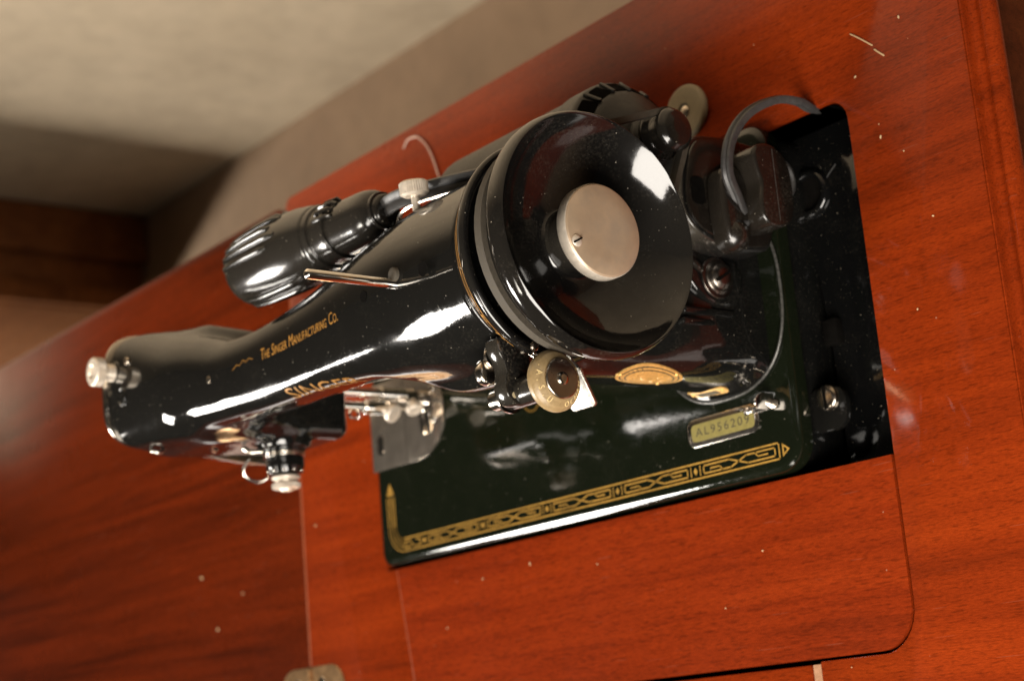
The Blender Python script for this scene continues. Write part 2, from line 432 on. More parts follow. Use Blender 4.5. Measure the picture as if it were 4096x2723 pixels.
def field(x,y,z):
    yf=A_yf(x);yb=A_yb(x);cy=(yf+yb)/2;hy=(yb-yf)/2;t=A_top(x);b=A_bot(x);hu=A_hu(x);zc=t-hu
    hz=np.where(z>zc,hu,zc-b)
    q=np.clip((75-x)/58,0,1); n=2.05+0.9*q*q
    fa=(sup((y-cy)/hy,(z-zc)/hz,n)-1)*hy*0.8
    fa=smax(fa,17-x,5); fa=smax(fa,x-354,3)
    fh=rbox(x,y,z,(49,97,122),(32,30.5,47),7)
    f=smin(fa,fh,22)
    fb=np.sqrt((x-65)**2+(z-112)**2)-15; fb=smax(fb,60.5-y,4); fb=smax(fb,y-90,4)
    f=smin(f,fb,8)
    x0=P_x0(z);x1=P_x1(z);y0=P_y0(z);y1=P_y1(z)
    px=(x-(x0+x1)/2)/((x1-x0)/2);py=(y-(y0+y1)/2)/((y1-y0)/2)
    fp=(sup(px,py,P_n(z))-1)*np.minimum(x1-x0,y1-y0)/2
    fp=smax(fp,z-150,6)
    f=smin(f,fp,34)
    f=smax(f,x-354.5,3)
    return f

def surface_nets(fn, lo, hi, step):
    ax = [np.arange(lo[i], hi[i] + step, step) for i in range(3)]
    G = np.stack(np.meshgrid(*ax, indexing='ij'), 0)
    val = fn(G[0], G[1], G[2]); ins = val < 0
    nx, ny, nz = val.shape
    # cells with a sign change
    c = np.zeros((nx - 1, ny - 1, nz - 1), int)
    for dx in (0, 1):
        for dy in (0, 1):
            for dz in (0, 1): c += ins[dx:nx - 1 + dx, dy:ny - 1 + dy, dz:nz - 1 + dz]
    act = (c > 0) & (c < 8)
    ids = -np.ones(act.shape, int); ids[act] = np.arange(act.sum())
    cell = np.argwhere(act)
    P = np.stack([ax[i][cell[:, i]] + step / 2 for i in range(3)], 1)
    def grad(Q):
        e = 0.05; g = np.zeros_like(Q)
        for i in range(3):
            d = np.zeros(3); d[i] = e
            g[:, i] = (fn(*(Q + d).T) - fn(*(Q - d).T)) / (2 * e)
        return g
    for _ in range(6):
        g = grad(P); v = fn(*P.T); n2 = np.maximum((g * g).sum(1), 1e-3)
        dlt = -(v / n2)[:, None] * g
        L = np.linalg.norm(dlt, axis=1, keepdims=True); dlt *= np.minimum(1, step * .5 / np.maximum(L, 1e-9))
        P = P + dlt
    F = []
    for a in range(3):
        b, d = (a + 1) % 3, (a + 2) % 3
        s0 = [slice(None)] * 3; s1 = [slice(None)] * 3
        s0[a] = slice(0, -1); s1[a] = slice(1, None)
        A = ins[tuple(s0)]; B = ins[tuple(s1)]
        ch = np.argwhere(A != B)
        sh = act.shape
        ok = (ch[:, b] > 0) & (ch[:, d] > 0) & (ch[:, b] < sh[b]) & (ch[:, d] < sh[d])
        ch = ch[ok]; fl = A[tuple(ch.T)]
        def q(ob, od):
            k = ch.copy(); k[:, b] += ob; k[:, d] += od; return ids[tuple(k.T)]
        quad = np.stack([q(-1, -1), q(0, -1), q(0, 0), q(-1, 0)], 1)
        quad[~fl] = quad[~fl][:, ::-1]
        F.append(quad)
    F = np.concatenate(F); F = F[(F >= 0).all(1)]
    g = grad(P); nrm = g / np.linalg.norm(g, axis=1, keepdims=True)
    return P, F, nrm

def arm_points(xs, phis, off=0.12):
    """points on the arm skin at stations x and angles phi (90 deg = up, 180 = operator side)"""
    x = np.atleast_1d(np.array(xs, float)); ph = np.atleast_1d(np.array(phis, float)) + 0 * x
    cy = A_cy(x); cz = (A_top(x) + A_bot(x)) / 2; dy, dz = np.cos(ph), np.sin(ph)
    a = np.full(x.shape, 5.0); b = np.full(x.shape, 80.0)
    for _ in range(30):
        m_ = (a + b) / 2; i_ = field(x, cy + dy * m_, cz + dz * m_) < 0
        a = np.where(i_, m_, a); b = np.where(i_, b, m_)
    return np.stack([x, cy + dy * (a + off), cz + dz * (a + off)], 1), a
def arm_point(x, phi, off=0.12): return Vector(arm_points([x], [phi], off)[0][0])

# ================================================================== SEWING CABINET
cab = thing('sewing_cabinet', 'glossy red mahogany sewing cabinet with an open machine well in its top', 'cabinet', (200, 50, -740))
TH = 19
def slab(name, outline, mat, parent, z=0.0, th=TH, bevel=0.9):
    return prism(name, outline, (0, 0, z), (1, 0, 0), (0, 1, 0), (0, 0, -1), th, mat, parent, bevel, 2)
# frame of the top: back board, strip right of the well, strip left of the bed
YB = 281.0
top_out = ([(-101.8, -420), (-101.8, YB - 8)] + arc(-93.8, YB - 8, 8, PI, PI / 2, 5)[1:] + [(490, YB), (490, -420), (358.2, -420), (358.2, -91.6), (397, -91.6)]
           + arc(397, -70.6, 21.2, -PI / 2, 0, 8)[1:] + [(418.4, -60), (418.4, 155)] + arc(405.4, 161, 13, 0, PI / 2, 8)[1:]
           + [(-2.5, 174), (-2.5, -2.2), (8.4, -2.2), (22.2, -91.6), (22.2, -420)])
tabletop = slab('tabletop', top_out, M_top, cab)
flap = slab('hinged_flap', [(9.8, -2.6), (417.4, -2.6), (417.4, -60)] + arc(397, -70.0, 20.4, 0, -PI / 2, 8) + [(23.8, -90.4)], M_flap, cab, 0.35, TH, 0)
rail = slab('front_rail', [(24, -92.8), (352, -92.8), (352, -420), (24, -420)], M_top, cab, -0.1)
slab('joint_strip', [(-104.0, -420), (-104.0, YB - 16), (-102.0, YB - 16), (-102.0, -420)], M_edge, cab, -0.25, 8, 0)  # thin strips added to show the gleam of the joint edges by colour
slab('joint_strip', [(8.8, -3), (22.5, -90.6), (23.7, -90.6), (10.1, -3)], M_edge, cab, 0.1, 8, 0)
spl = slab('joint_spline', [(352.6, -92.9), (357.7, -92.9), (357.7, -420), (352.6, -420)], M_pink, cab, -0.9, 8, 0.2)
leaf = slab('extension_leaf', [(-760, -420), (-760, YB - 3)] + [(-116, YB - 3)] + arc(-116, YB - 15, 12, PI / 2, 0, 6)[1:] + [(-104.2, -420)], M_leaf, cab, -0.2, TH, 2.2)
# ogee moulding along the right edge
prof = [(490.3, -0.4), (491.0, -0.5), (491.5, -2.0), (491.9, -4.4), (493.4, -6.0), (495.4, -6.0), (497.0, -4.9), (499.2, -4.2), (501.4, -4.8), (503.0, -6.4), (503.8, -8.8), (503.2, -12), (500.5, -15), (490.3, -16)]
bm = bmesh.new(); rows = []
for y in np.linspace(-420, YB, 30): rows.append([bm.verts.new((x, y, z)) for x, z in prof])
for a, b in zip(rows[:-1], rows[1:]):
    for i in range(len(prof)): bm.faces.new((a[i], a[(i + 1) % len(prof)], b[(i + 1) % len(prof)], b[i]))
bm.faces.new(rows[0]); bm.faces.new(rows[-1][::-1])
from_bm('edge_moulding', bm, M_top, cab, True, 50)
# body panels below the top
for nm, c, s in (('side_panel', (480, 60, -380), (16, 420, 718)), ('side_panel', (-60, 60, -380), (16, 420, 718)),
                 ('back_panel', (210, 262, -380), (522, 12, 718)), ('front_panel', (210, -142, -380), (522, 14, 718)),
                 ('well_floor', (210, 60, -300), (522, 390, 10))):
    box(nm, c, s, M_body, cab, 1.0, 1)
# steel support plate inside the well, right of the machine
pl = [(353, 182), (352, 158), (359, 122), (367, 99), (370, 60), (371, 9), (372, -6), (426, -6), (426, 160)] + arc(404, 162, 20, 0, PI / 2, 6)
PZL = -24
well = prism('well_plate', pl, (0, 0, PZL), (1, 0, 0), (0, 1, 0), (0, 0, -1), 5, M_plate, cab, 1.2, 2)
lathe('boss_ring', rounded([(-1, 13.5), (0.4, 13.5), (2.4, 12.4), (3.2, 10.6), (2.6, 9.0), (0.6, 8.4), (-6, 8.3)], 0.6), (369, 142, PZL), (0, 0, 1), M_plate, well, 48)
lathe('boss_hole', [(0.35, 0), (0.35, 8.6)], (369, 142, PZL), (0, 0, 1), M_dark, well, 32)
tube('plate_scratch', [(381, 147, PZL + .1), (385, 150, PZL + .1), (388, 152, PZL + .1)], 0.25, M_cord, well, 6, 3)
box('stop_block', (374, 68, PZL + 2), (9, 13, 6), M_dark, well, 1.0)
# black liner of the well along its back and right edge
ln = [(330, 173.0), (405.4, 173.0)] + arc(405.4, 161, 12, PI / 2, 0, 8)[1:] + [(417.4, -1)]
bm = bmesh.new(); rows = []
for i_, (x, y) in enumerate(ln):
    rows.append([bm.verts.new((x, y, -2.6)), bm.verts.new((x, y, -30))])
for a, b in zip(rows[:-1], rows[1:]): bm.faces.new((a[0], b[0], b[1], a[1]))
bmesh.ops.solidify(bm, geom=bm.faces[:], thickness=0.8)
from_bm('well_liner', bm, M_plate, well, True, 30)
# ivory bumper behind the machine
bmp = lathe('bumper_disc', rounded([(0, 0.0), (0, 15), (2.4, 15), (3.4, 13.6), (3.6, 4.5), (2.2, 3.6), (2.2, 0)], 0.8), (313.5, 202, 0.05), (0, 0, 1), M_felt, cab, 48)
lathe('bumper_screw', rounded([(0, 3.4), (1.0, 3.3), (1.6, 1.8), (1.7, 0)], 0.4), (313.5, 202, 2.2), (0, 0, 1), M_satin, bmp, 24)
# leaf hinge let into the top across the joint
hg = prism('leaf_hinge', rrect(82, 120, 17, 6, -100.5, -115), (0, 0, 0.15), (1, 0, 0), (0, 1, 0), (0, 0, 1), 0.7, M_hinge, cab, 0.3, 1)
sweep('hinge_barrel', [(-103, -56.5, 0.9), (-103, -175, 0.9)], circle2(2.6, 12, 1.5), M_hinge, hg)
for x, y in ((-119, -66), (-88, -66), (-119, -98), (-88, -98)):
    lathe('hinge_screw', rounded([(0, 4.2), (0.7, 4.0), (1.3, 2.4), (1.5, 0)], 0.4), (x, y, 0.85), (0, 0, 1), M_bright, hg, 20)

# ================================================================== SEWING MACHINE
sm = thing('sewing_machine', 'black enamelled vintage sewing machine with gold decals standing in the mahogany cabinet top', 'sewing machine', (184, 89, 5))
AY, AZ = 92.0, 151.2          # hand wheel axis
BT = 5.0                      # height of the bed surface

def bed_outline():
    return ([(352, 0)] + arc(352, 16, 16, -PI / 2, 0, 8)[1:] + [(368, 164)] + arc(356, 166, 12, 0, PI / 2, 6) + arc(10, 168, 10, PI / 2, PI, 5) + [(0, 9)] + arc(9, 9, 9, PI, 3 * PI / 2, 6)[1:])
def inset(poly, d):
    out = []; n = len(poly)
    for i in range(n):
        p0, p1, p2 = Vector(poly[i - 1]), Vector(poly[i]), Vector(poly[(i + 1) % n])
        a = (p1 - p0).normalized(); b = (p2 - p1).normalized()
        n1 = Vector((-a.y, a.x)); n2 = Vector((-b.y, b.x)); m_ = (n1 + n2).normalized()
        q = p1 + m_ * d / max(m_.dot(n1), .5); out.append((q.x, q.y))
    return out
bo = bed_outline(); bm = bmesh.new(); rings = []
for z, d in ((-4, 0), (2.4, 0), (2.9, .12), (3.5, .4), (4.1, 1.45), (4.6, 2.55), (4.93, 3.4), (5.0, 4.2)):
    rings.append([bm.verts.new((x, y, BT - 5 + z)) for x, y in (inset(bo, d) if d else bo)])
for a, b in zip(rings[:-1], rings[1:]):
    for i_ in range(len(a)): bm.faces.new((a[i_], a[(i_ + 1) % len(a)], b[(i_ + 1) % len(a)], b[i_]))
bm.faces.new(rings[-1]); bm.faces.new(rings[0][::-1])
bed = from_bm('bed', bm, M_bed, sm, True, 18)
prism('bed_skirt', [(a * 0.985 + 3, b * 0.97 + 3) for a, b in bed_outline()], (0, 0, -4.2), (1, 0, 0), (0, 1, 0), (0, 0, -1), 26, M_black, bed, 1.0, 2)

P, F, NR = surface_nets(field, (8, 36, 2), (362, 150, 206), 1.7)
me = bpy.data.meshes.new('arm'); me.from_pydata((P * MM).tolist(), [], F.tolist()); me.update()
arm = link('arm', me, M_black, sm, True, None)
me.normals_split_custom_set_from_vertices(NR.tolist())
# bead round the foot of the pillar
def foot(phi, z, grow):
    x0, x1, y0, y1 = [float(fn(np.array(float(z)))) for fn in (P_x0, P_x1, P_y0, P_y1)]
    c, s = math.cos(phi), math.sin(phi); n = float(P_n(z))
    r = (abs(c) ** n + abs(s) ** n) ** (-1 / n)
    return ((x0 + x1) / 2 + ((x1 - x0) / 2 + grow) * c * r, (y0 + y1) / 2 + ((y1 - y0) / 2 + grow) * s * r, z)
sweep('foot_bead', [foot(2 * PI * k / 120, 6.0, 0.5) for k in range(120)], circle2(0.8, 10), M_bead, arm, closed=True)

# flared lip at the wheel end of the arm
sec = rounded([(353, 43.4), (356.5, 45.2), (361, 48.0), (365, 50.2), (367.6, 51.0), (369.2, 50.2), (369.4, 48.2), (367.6, 45.6), (353, 42)], 1.0, 3)
a_lo, a_hi = math.radians(-35), math.radians(164)
bm = bmesh.new(); rows = []
cx_, cr_ = 363.0, 46.8
NS = 90
for k in range(NS + 1):
    th = a_lo + (a_hi - a_lo) * k / NS
    dist = (a_hi - th) * 48; s = 1.0 if dist > 5 else math.sqrt(max(1 - (1 - dist / 5) ** 2, 0.0004))
    rows.append([bm.verts.new((cx_ + (x - cx_) * s, AY + (cr_ + (r - cr_) * s) * math.cos(th), AZ + (cr_ + (r - cr_) * s) * math.sin(th))) for x, r in sec])
for a, b in zip(rows[:-1], rows[1:]):
    for i in range(len(sec)): bm.faces.new((a[i], a[(i + 1) % len(sec)], b[(i + 1) % len(sec)], b[i]))
bm.faces.new(rows[0]); bm.faces.new(rows[-1])
lip = from_bm('end_lip', bm, M_wheel, sm, True, 60)

def lip_pt(x, th, off=0.10):
    r = float(np.interp(x, [353, 356.5, 361, 365, 367.6], [43.4, 45.2, 48.0, 50.2, 51.0]))
    return (x, AY + (r + off) * math.cos(th), AZ + (r + off) * math.sin(th))
def lip_strip(V, F, x0, x1, t0, t1, xe0=None, xe1=None):
    n = max(2, int(abs(t1 - t0) / 0.03)); b = len(V)
    for k in range(n + 1):
        t = t0 + (t1 - t0) * k / n; f = k / n
        xa = x0 + ((xe0 if xe0 is not None else x0) - x0) * f; xb = x1 + ((xe1 if xe1 is not None else x1) - x1) * f
        V.append(lip_pt(xa, t)); V.append(lip_pt(xb, t))
    for k in range(n): F.append((b + 2 * k, b + 2 * k + 1, b + 2 * k + 3, b + 2 * k + 2))
V, F2 = [], []
d2 = math.radians
lip_strip(V, F2, 358.2, 359.0, d2(30), d2(138)); lip_strip(V, F2, 360.4, 361.2, d2(30), d2(100)); lip_strip(V, F2, 363.2, 364.3, d2(30), d2(146))
lip_strip(V, F2, 360.6, 361.2, d2(106), d2(126))
lip_strip(V, F2, 360.6, 361.2, d2(100), d2(106), 358.6, 359.2); lip_strip(V, F2, 358.4, 359.0, d2(100), d2(106), 360.6, 361.2)
lip_strip(V, F2, 359.0, 362.4, d2(129), d2(131)); lip_strip(V, F2, 360.2, 361.4, d2(131), d2(134))
lip_strip(V, F2, 359.0, 364.3, d2(141.5), d2(142.6)); lip_strip(V, F2, 359.0, 364.3, d2(145.4), d2(146.4))
lip_strip(V, F2, 359.0, 359.8, d2(146.4), d2(152), 363.2, 364.3); lip_strip(V, F2, 363.5, 364.3, d2(146.4), d2(152), 363.5, 364.3)
mesh('lip_decal', V, F2, M_goldthin, lip, False)

# lettering of the arm
def refine(V, F_, maxlen):
    """cut flat lettering finely enough to follow a curved skin"""
    bm = bmesh.new(); bv = [bm.verts.new(v) for v in V]
    for f in F_:
        try: bm.faces.new([bv[i] for i in f])
        except ValueError: pass
    bmesh.ops.triangulate(bm, faces=bm.faces[:])
    for _ in range(4):
        es = [e for e in bm.edges if e.calc_length() > maxlen]
        if not es: break
        bmesh.ops.subdivide_edges(bm, edges=es, cuts=1)
        bmesh.ops.triangulate(bm, faces=[f for f in bm.faces if len(f.verts) > 3])
    bm.verts.index_update()
    out = [v.co.copy() for v in bm.verts], [tuple(v.index for v in f.verts) for f in bm.faces]
    bm.free(); return out
def arm_text(name, body, x0, x1, phi0, phi1, height, mat, small_caps=False, res=3):
    V, F_ = text_data(body, 10, 0, 0, 1.0, res, small_caps)
    V, F_ = refine(V, F_, 0.9)
    xs = [v.x for v in V]; ys = [v.y for v in V]; wx = max(xs) - min(xs); mx = min(xs); hy = max(ys) - min(ys); my = (max(ys) + min(ys)) / 2
    t = (np.array(xs) - mx) / wx; x = x0 + (x1 - x0) * t; ph = phi0 + (phi1 - phi0) * t
    rad = arm_points(x, ph)[1]
    out = arm_points(x, ph - (np.array(ys) - my) / hy * height / rad, 0.14)[0].tolist()
    return mesh(name, out, F_, mat, arm, False)
def phi_at(x, y, z): return math.atan2(z - float((A_top(x) + A_bot(x)) / 2), y - float(A_cy(x)))
arm_text('maker_lettering', 'The Singer Manufacturing Co.', 171, 250, phi_at(171, 88.3, 186.5), phi_at(250, 89.6, 189.4), 6.0, M_goldthin, True)
arm_text('brand_lettering', 'SINGER', 182, 240, phi_at(182, 65.6, 177.5), phi_at(240, 61.2, 171.5), 8.4, M_print)
V, F2 = [], []
for s0, s1, w_ in ((-1, 1, 0.9),):     # worn scroll before the lettering
    pts = [(143, -1.5), (147, 0.5), (150, -0.5), (153, 1.8), (156, 0.2), (159, 1.2), (163, 0.0)]
    for (xa, va), (xb, vb) in zip(pts[:-1], pts[1:]):
        ph = phi_at(165, 88.0, 186.5); b = len(V)
        for x, v in ((xa, va - .18), (xb, vb - .18), (xb, vb + .18), (xa, va + .18)): V.append(arm_point(x, ph - v / 28, 0.13))
        F2.append((b, b + 1, b + 2, b + 3))
mesh('worn_scroll', V, F2, M_goldthin, arm, False)

# ------------------------------------------------------------------ bed trim
def flat(name, polys, z, mat, parent):
    """flat 2-D polygons lying on the bed"""
    V, F_ = [], []
    for poly in polys:
        b = len(V); V += [(x, y, z) for x, y in poly]; F_.append(tuple(range(b, b + len(poly))))
    return mesh(name, V, F_, mat, parent, False)
def seg(x0, y0, x1, y1, w_):
    d = Vector((x1 - x0, y1 - y0)); n = Vector((-d.y, d.x)).normalized() * w_ / 2; e = d.normalized() * w_ / 2
    return [(x0 - e.x + n.x, y0 - e.y + n.y), (x0 - e.x - n.x, y0 - e.y - n.y), (x1 + e.x - n.x, y1 + e.y - n.y), (x1 + e.x + n.x, y1 + e.y + n.y)]
def pl_(pts, w_): return [seg(*a, *b, w_) for a, b in zip(pts[:-1], pts[1:])]
ZD = BT + 0.06
pol = []
YL, YH = 6.9, 14.8
W1 = 0.85
dx = [48.8, 110.1, 171.4, 232.7, 294.0]
pol += pl_([(27, YL), (353.2, YL), (353.2, YH), (23.5, YH)], W1)
ym = (YL + YH) / 2
for x in dx: pol += [[(x - 1.5, ym), (x, ym - 2.0), (x + 1.5, ym), (x, ym + 2.0)]] + pl_([(x - 3.4, YL + 1.6), (x - 3.4, YH - 1.6)], .6) + pl_([(x + 3.4, YL + 1.6), (x + 3.4, YH - 1.6)], .6)
def motif(xa, xb):
    xm = (xa + xb) / 2; q = []
    lo, hi = YL + 1.9, YH - 1.9
    for s in (-1, 1):
        e = xb if s > 0 else xa
        f = lambda t: xm + s * t * (xb - xa) / 2
        q += pl_([(f(1), lo if s > 0 else hi), (f(1), hi if s > 0 else lo), (f(.52), hi if s > 0 else lo)], .8)
        q += pl_([(f(1), lo if s > 0 else hi), (f(.26), lo if s > 0 else hi), (f(0), ym)], .8)
        q += pl_([(f(.80), ym), (f(.55), ym)], .7)
        q += pl_([(f(0.0), ym), (f(.22), hi if s > 0 else lo), (f(.46), hi if s > 0 else lo)], .8)
        q += pl_([(f(.52), ym + .4 * s), (f(.46), hi if s > 0 else lo)], .6)
    return q
for a, b in zip(dx, dx[1:] + [354.0]): pol += motif(a + 6.0, b - (6.0 if b < 300 else 3.6))
pol += motif(27.0, 44.0)[:12]
pol += [[(355.4, ym - 3.4), (355.4, ym + 3.4), (356.3, ym + 2.2), (356.3, ym - 2.2)], [(355.4, ym + 3.4), (360.2, ym), (358.7, ym), (356.2, ym + 1.8)], [(355.4, ym - 3.4), (356.2, ym - 1.8), (358.7, ym), (360.2, ym)]]
# return up the needle end, round the corner
for r, w_ in ((16.2, W1), (13.6, .8), (11.0, .8), (8.4, W1)):
    c = arc(27.0, 23.0, r, -PI / 2, -PI, 10)
    pol += pl_([(27.0, 23.0 - r)] + c + [(27.0 - r, 42.5)], w_)
pol += [[(10.8, 44.2), (18.6, 44.2), (18.0, 46.0), (11.4, 46.0)], [(11.6, 46.4), (17.8, 46.4), (14.7, 52.0)]]
flat('bed_decal', pol, ZD, M_gold, bed)
flat('bed_medallion_decal', [seg(*a, *b, 1.0) for a, b in zip(arc(166, 77, 8, PI, 2.2 * PI, 20)[:-1], arc(166, 77, 8, PI, 2.2 * PI, 20)[1:])], ZD, M_gold, bed)

# serial number plate
fr = prism('serial_plate', rrect(51, 14.6, 5.0, 6, 317.5, 30.0), (0, 0, BT + .05), (1, 0, 0), (0, 1, 0), (0, 0, 1), 0.9, M_chrome, sm, 0.45, 2)
prism('serial_field', rrect(45, 9.0, 2.6, 5, 317.5, 30.0), (0, 0, BT + .9), (1, 0, 0), (0, 1, 0), (0, 0, 1), 0.12, M_brass, fr, 0.0)
V, F_ = text_data('AL956209', 6.0, 0, 0, 1.25)
xs = [v.x for v in V]; wx = max(xs) - min(xs)
mesh('serial_number', [(317.5 + v.x / wx * 38.5, 30.0 + v.y * 1.05, BT + 1.08) for v in V], F_, M_ink, fr, False)

# needle plate and slide plate
def dplate():
    o = [(-1.2, 61.5), (50, 61.0)]
    o += [(62, 63.2), (71, 69.0), (77.5, 77), (80.2, 86), (79.5, 96), (75.5, 105), (68, 112.5), (58, 117), (46, 118.5), (-1.2, 118.5)]
    return [(p.x, p.y) for p in [q for q in catmull([(x, y, 0) for x, y in o[1:11]], 4)]] + [(-1.2, 118.5), (-1.2, 61.5)]
npl = prism('slide_plate', dplate(), (0, 0, BT + .05), (1, 0, 0), (0, 1, 0), (0, 0, 1), 0.9, M_slide, sm, 0.4, 2)
flat('plate_joint', [seg(38, 61.6, 38, 118, .5)], BT + 0.99, M_dark, npl)
prism('needle_slot', rrect(10, 3, 1.4, 4, 62, 93), (0, 0, BT + .98), (1, 0, 0), (0, 1, 0), (0, 0, 1), 0.05, M_dark, npl, 0)
for x, y in ((70, 84), (70, 103)): lathe('plate_screw', rounded([(0, 2.4), (.6, 2.3), (.9, 1.2), (.9, 0)], .3), (x, y, BT + .95), (0, 0, 1), M_bright, npl, 20)
prism('finger_recess', rrect(7, 13, 3.2, 5, 9, 78), (0, 0, BT + .96), (1, 0, 0), (0, 1, 0), (0, 0, 1), 0.06, M_bright, npl, 0)

# small chrome thread guide on the bed
gd = prism('bobbin_thread_guide', rrect(24, 4.2, 1.8, 4, 345, 34.0), (0, 0, BT + .05), (1, 0, 0), (0, 1, 0), (0, 0, 1), 1.0, M_chrome, sm, .35, 2)
prism('guide_tab', [(-4, 0), (4, 0), (4, 7.5)] + arc(0, 8.2, 4, 0, PI, 8) + [(-4, 7.5)], (352.5, 35.6, BT + .8), (0.35, 0.94, 0), (0, 0, 1), (0.94, -0.35, 0), 1.3, M_chrome, gd, .35, 2)
lathe('guide_rivet', rounded([(0, 1.9), (.8, 1.8), (1.3, .9), (1.4, 0)], .4), (337.5, 34.0, BT + 1.0), (0, 0, 1), M_bright, gd, 16)

# lug and slotted screw under the right end of the bed
lg = prism('bed_lug', rrect(26, 22, 9, 6, 374, 28), (0, 0, -9), (1, 0, 0), (0, 1, 0), (0, 0, -1), 4, M_black, sm, .8, 2)
ls = lathe('lug_screw', rounded([(0, 6.4), (2.2, 6.4), (3.2, 5.0), (3.6, 0)], .7), (377, 33, -9), (0, 0, 1), M_satin, lg, 28)
box('screw_slot', (377, 33, -5.6), (1.3, 11.5, 0.9), M_dark, lg, 0)

# ------------------------------------------------------------------ hand wheel
AXD = (1, 0, 0)
hw = lathe('hand_wheel', rounded([(372, 16), (372.6, 46.0), (374.2, 47.4), (375.4, 46.4), (388.8, 46.4), (389.4, 51.6)], .5, 3) +
           [(390.3, 53.6), (391.6, 54.6), (393.4, 55.2), (395.6, 55.35), (397.8, 55.1), (399.4, 54.6), (400.6, 54.0), (401.1, 53.6), (401.3, 53.3)],
           (0, AY, AZ), AXD, M_rim, sm, 128, 60)
dish = [(401.3, 53.3), (400.6, 52.7), (398.9, 51.6), (396.2, 49.7), (393.0, 47.0), (389.8, 43.5), (386.8, 39.3), (384.1, 34.6), (381.9, 29.8), (380.2, 25.0), (379.2, 20.8), (378.9, 17.6), (379.2, 15.6), (380.2, 14.4)]
dd = [(p.x, p.y) for p in catmull([(a, b, 0) for a, b in dish], 3)]
lathe('wheel_dish', dd, (0, AY, AZ), AXD, M_wheel, hw, 128, 70)
lathe('wheel_hub', rounded([(379.8, 14.6), (381.4, 13.8), (396.0, 13.6), (396.0, 0)], .5), (0, AY, AZ), AXD, M_bracket, hw, 48)
kn = lathe('clamp_knob', rounded([(395.8, 10), (395.8, 19.6)], .3) + [(396.1, 20.4), (396.4, 20.9), (401.6, 20.9), (401.9, 20.7)], (0, AY, AZ), AXD, M_knurl, hw, 288, angle=60,
           rmod=lambda h, r, i: r + (0.22 if i % 2 else -0.22) * (1 if 396.3 < h < 401.7 else 0))
lathe('knob_face', [(401.9, 20.7), (402.4, 20.45), (402.7, 19.9), (402.75, 12), (402.8, 0)], (0, AY, AZ), AXD, M_face, hw, 96, angle=50)
sx_, sy_, sz_ = 402.75, 85.4, 167.2
ks = lathe('knob_screw', rounded([(0, 2.7), (.35, 2.65), (.9, 1.7), (1.05, 0)], .3), (sx_, sy_, sz_), AXD, M_knurl, hw, 24)
prism('knob_screw_slot', rrect(0.75, 5.2, .1, 1), (sx_ + .55, sy_, sz_), Vector((0, .88, .47)), Vector((0, -.47, .88)), (1, 0, 0), .6, M_dark, hw, 0)

# ------------------------------------------------------------------ bobbin winder
TY, TZ = 30.8, 164.6
plate = [(54, 177.5), (53, 170), (49.3, 161.5), (40, 160), (31, 158.5), (26, 160), (24.3, 165), (25.2, 171.5), (31.5, 175.5), (39, 174.4), (44, 175.6), (49, 178)]
bw = prism('winder_bracket', [(p.x, p.y) for p in catmull([(a, b, 0) for a, b in plate], 4, True)], (357, 0, 0), (0, 1, 0), (0, 0, 1), (-1, 0, 0), 9, M_bracket, sm, 1.2, 2)
lathe('winder_sleeve', rounded([(346, 0), (346, 6.8), (374, 6.8), (374, 0)], .8), (0, TY, TZ), (1, 0, 0), M_bracket, bw, 48)
lathe('sleeve_cap', rounded([(346.2, 7.9), (344.6, 7.9), (344.0, 5.0), (335.5, 4.8), (334.8, 4.2), (334.8, 0)], .5), (0, TY, TZ), (1, 0, 0), M_chrome, bw, 40)
lathe('spindle_pin_hole', [(0, 1.4), (.1, 0)], (357.1, 28.5, 171), (1, 0, 0), M_felt, bw, 16)
lathe('latch_disc', rounded([(0, 5.6), (-1.8, 5.8), (-2.2, 0)], .5), (347.0, 48.0, 171.5), (1, 0, 0), M_satin, bw, 32)
prism('latch_lever', [(p.x, p.y) for p in catmull([(46, 171, 0), (47, 176.5, 0), (42, 179.5, 0), (37, 178, 0), (35.5, 173, 0), (39, 169, 0)], 5, True)], (345, 0, 0), (0, 1, 0), (0, 0, 1), (-1, 0, 0), 5, M_chrome, bw, 1.5, 3)
for o_ in (0, 1.6): tube('winder_spring', [(365, 45.0 + o_, 168), (369, 42.5 + o_, 167), (373, 40 + o_, 167)], .45, M_chrome, bw, 8, 4)
lathe('spring_post', rounded([(0, 2.2), (8, 2.2), (8.6, 1.4), (8.6, 0)], .4), (362, 47.5, 168), (1, 0, 0), M_satin, bw, 20)
XT = -7.0                       # tyre runs against the belt groove of the wheel
ty = lathe('winder_tyre', rounded([(XT + 380.8, 8), (XT + 380.8, 12.6), (XT + 382.2, 13.5), (XT + 384.4, 13.5), (XT + 386.2, 12.2), (XT + 388.0, 9.0), (XT + 388.4, 8.0)], .5), (0, TY, TZ), AXD, M_rubber, bw, 96, angle=45)
lathe('tyre_disc', rounded([(XT + 387.0, 8.9), (XT + 388.9, 8.8), (XT + 389.3, 8.2), (XT + 389.2, 0)], .3), (0, TY, TZ), AXD, M_satin, bw, 64)
lathe('tyre_rivet', rounded([(XT + 389.2, 2.9), (XT + 390.0, 2.8), (XT + 390.4, 1.6), (XT + 390.2, 0)], .3), (0, TY, TZ), AXD, M_chrome, bw, 32)
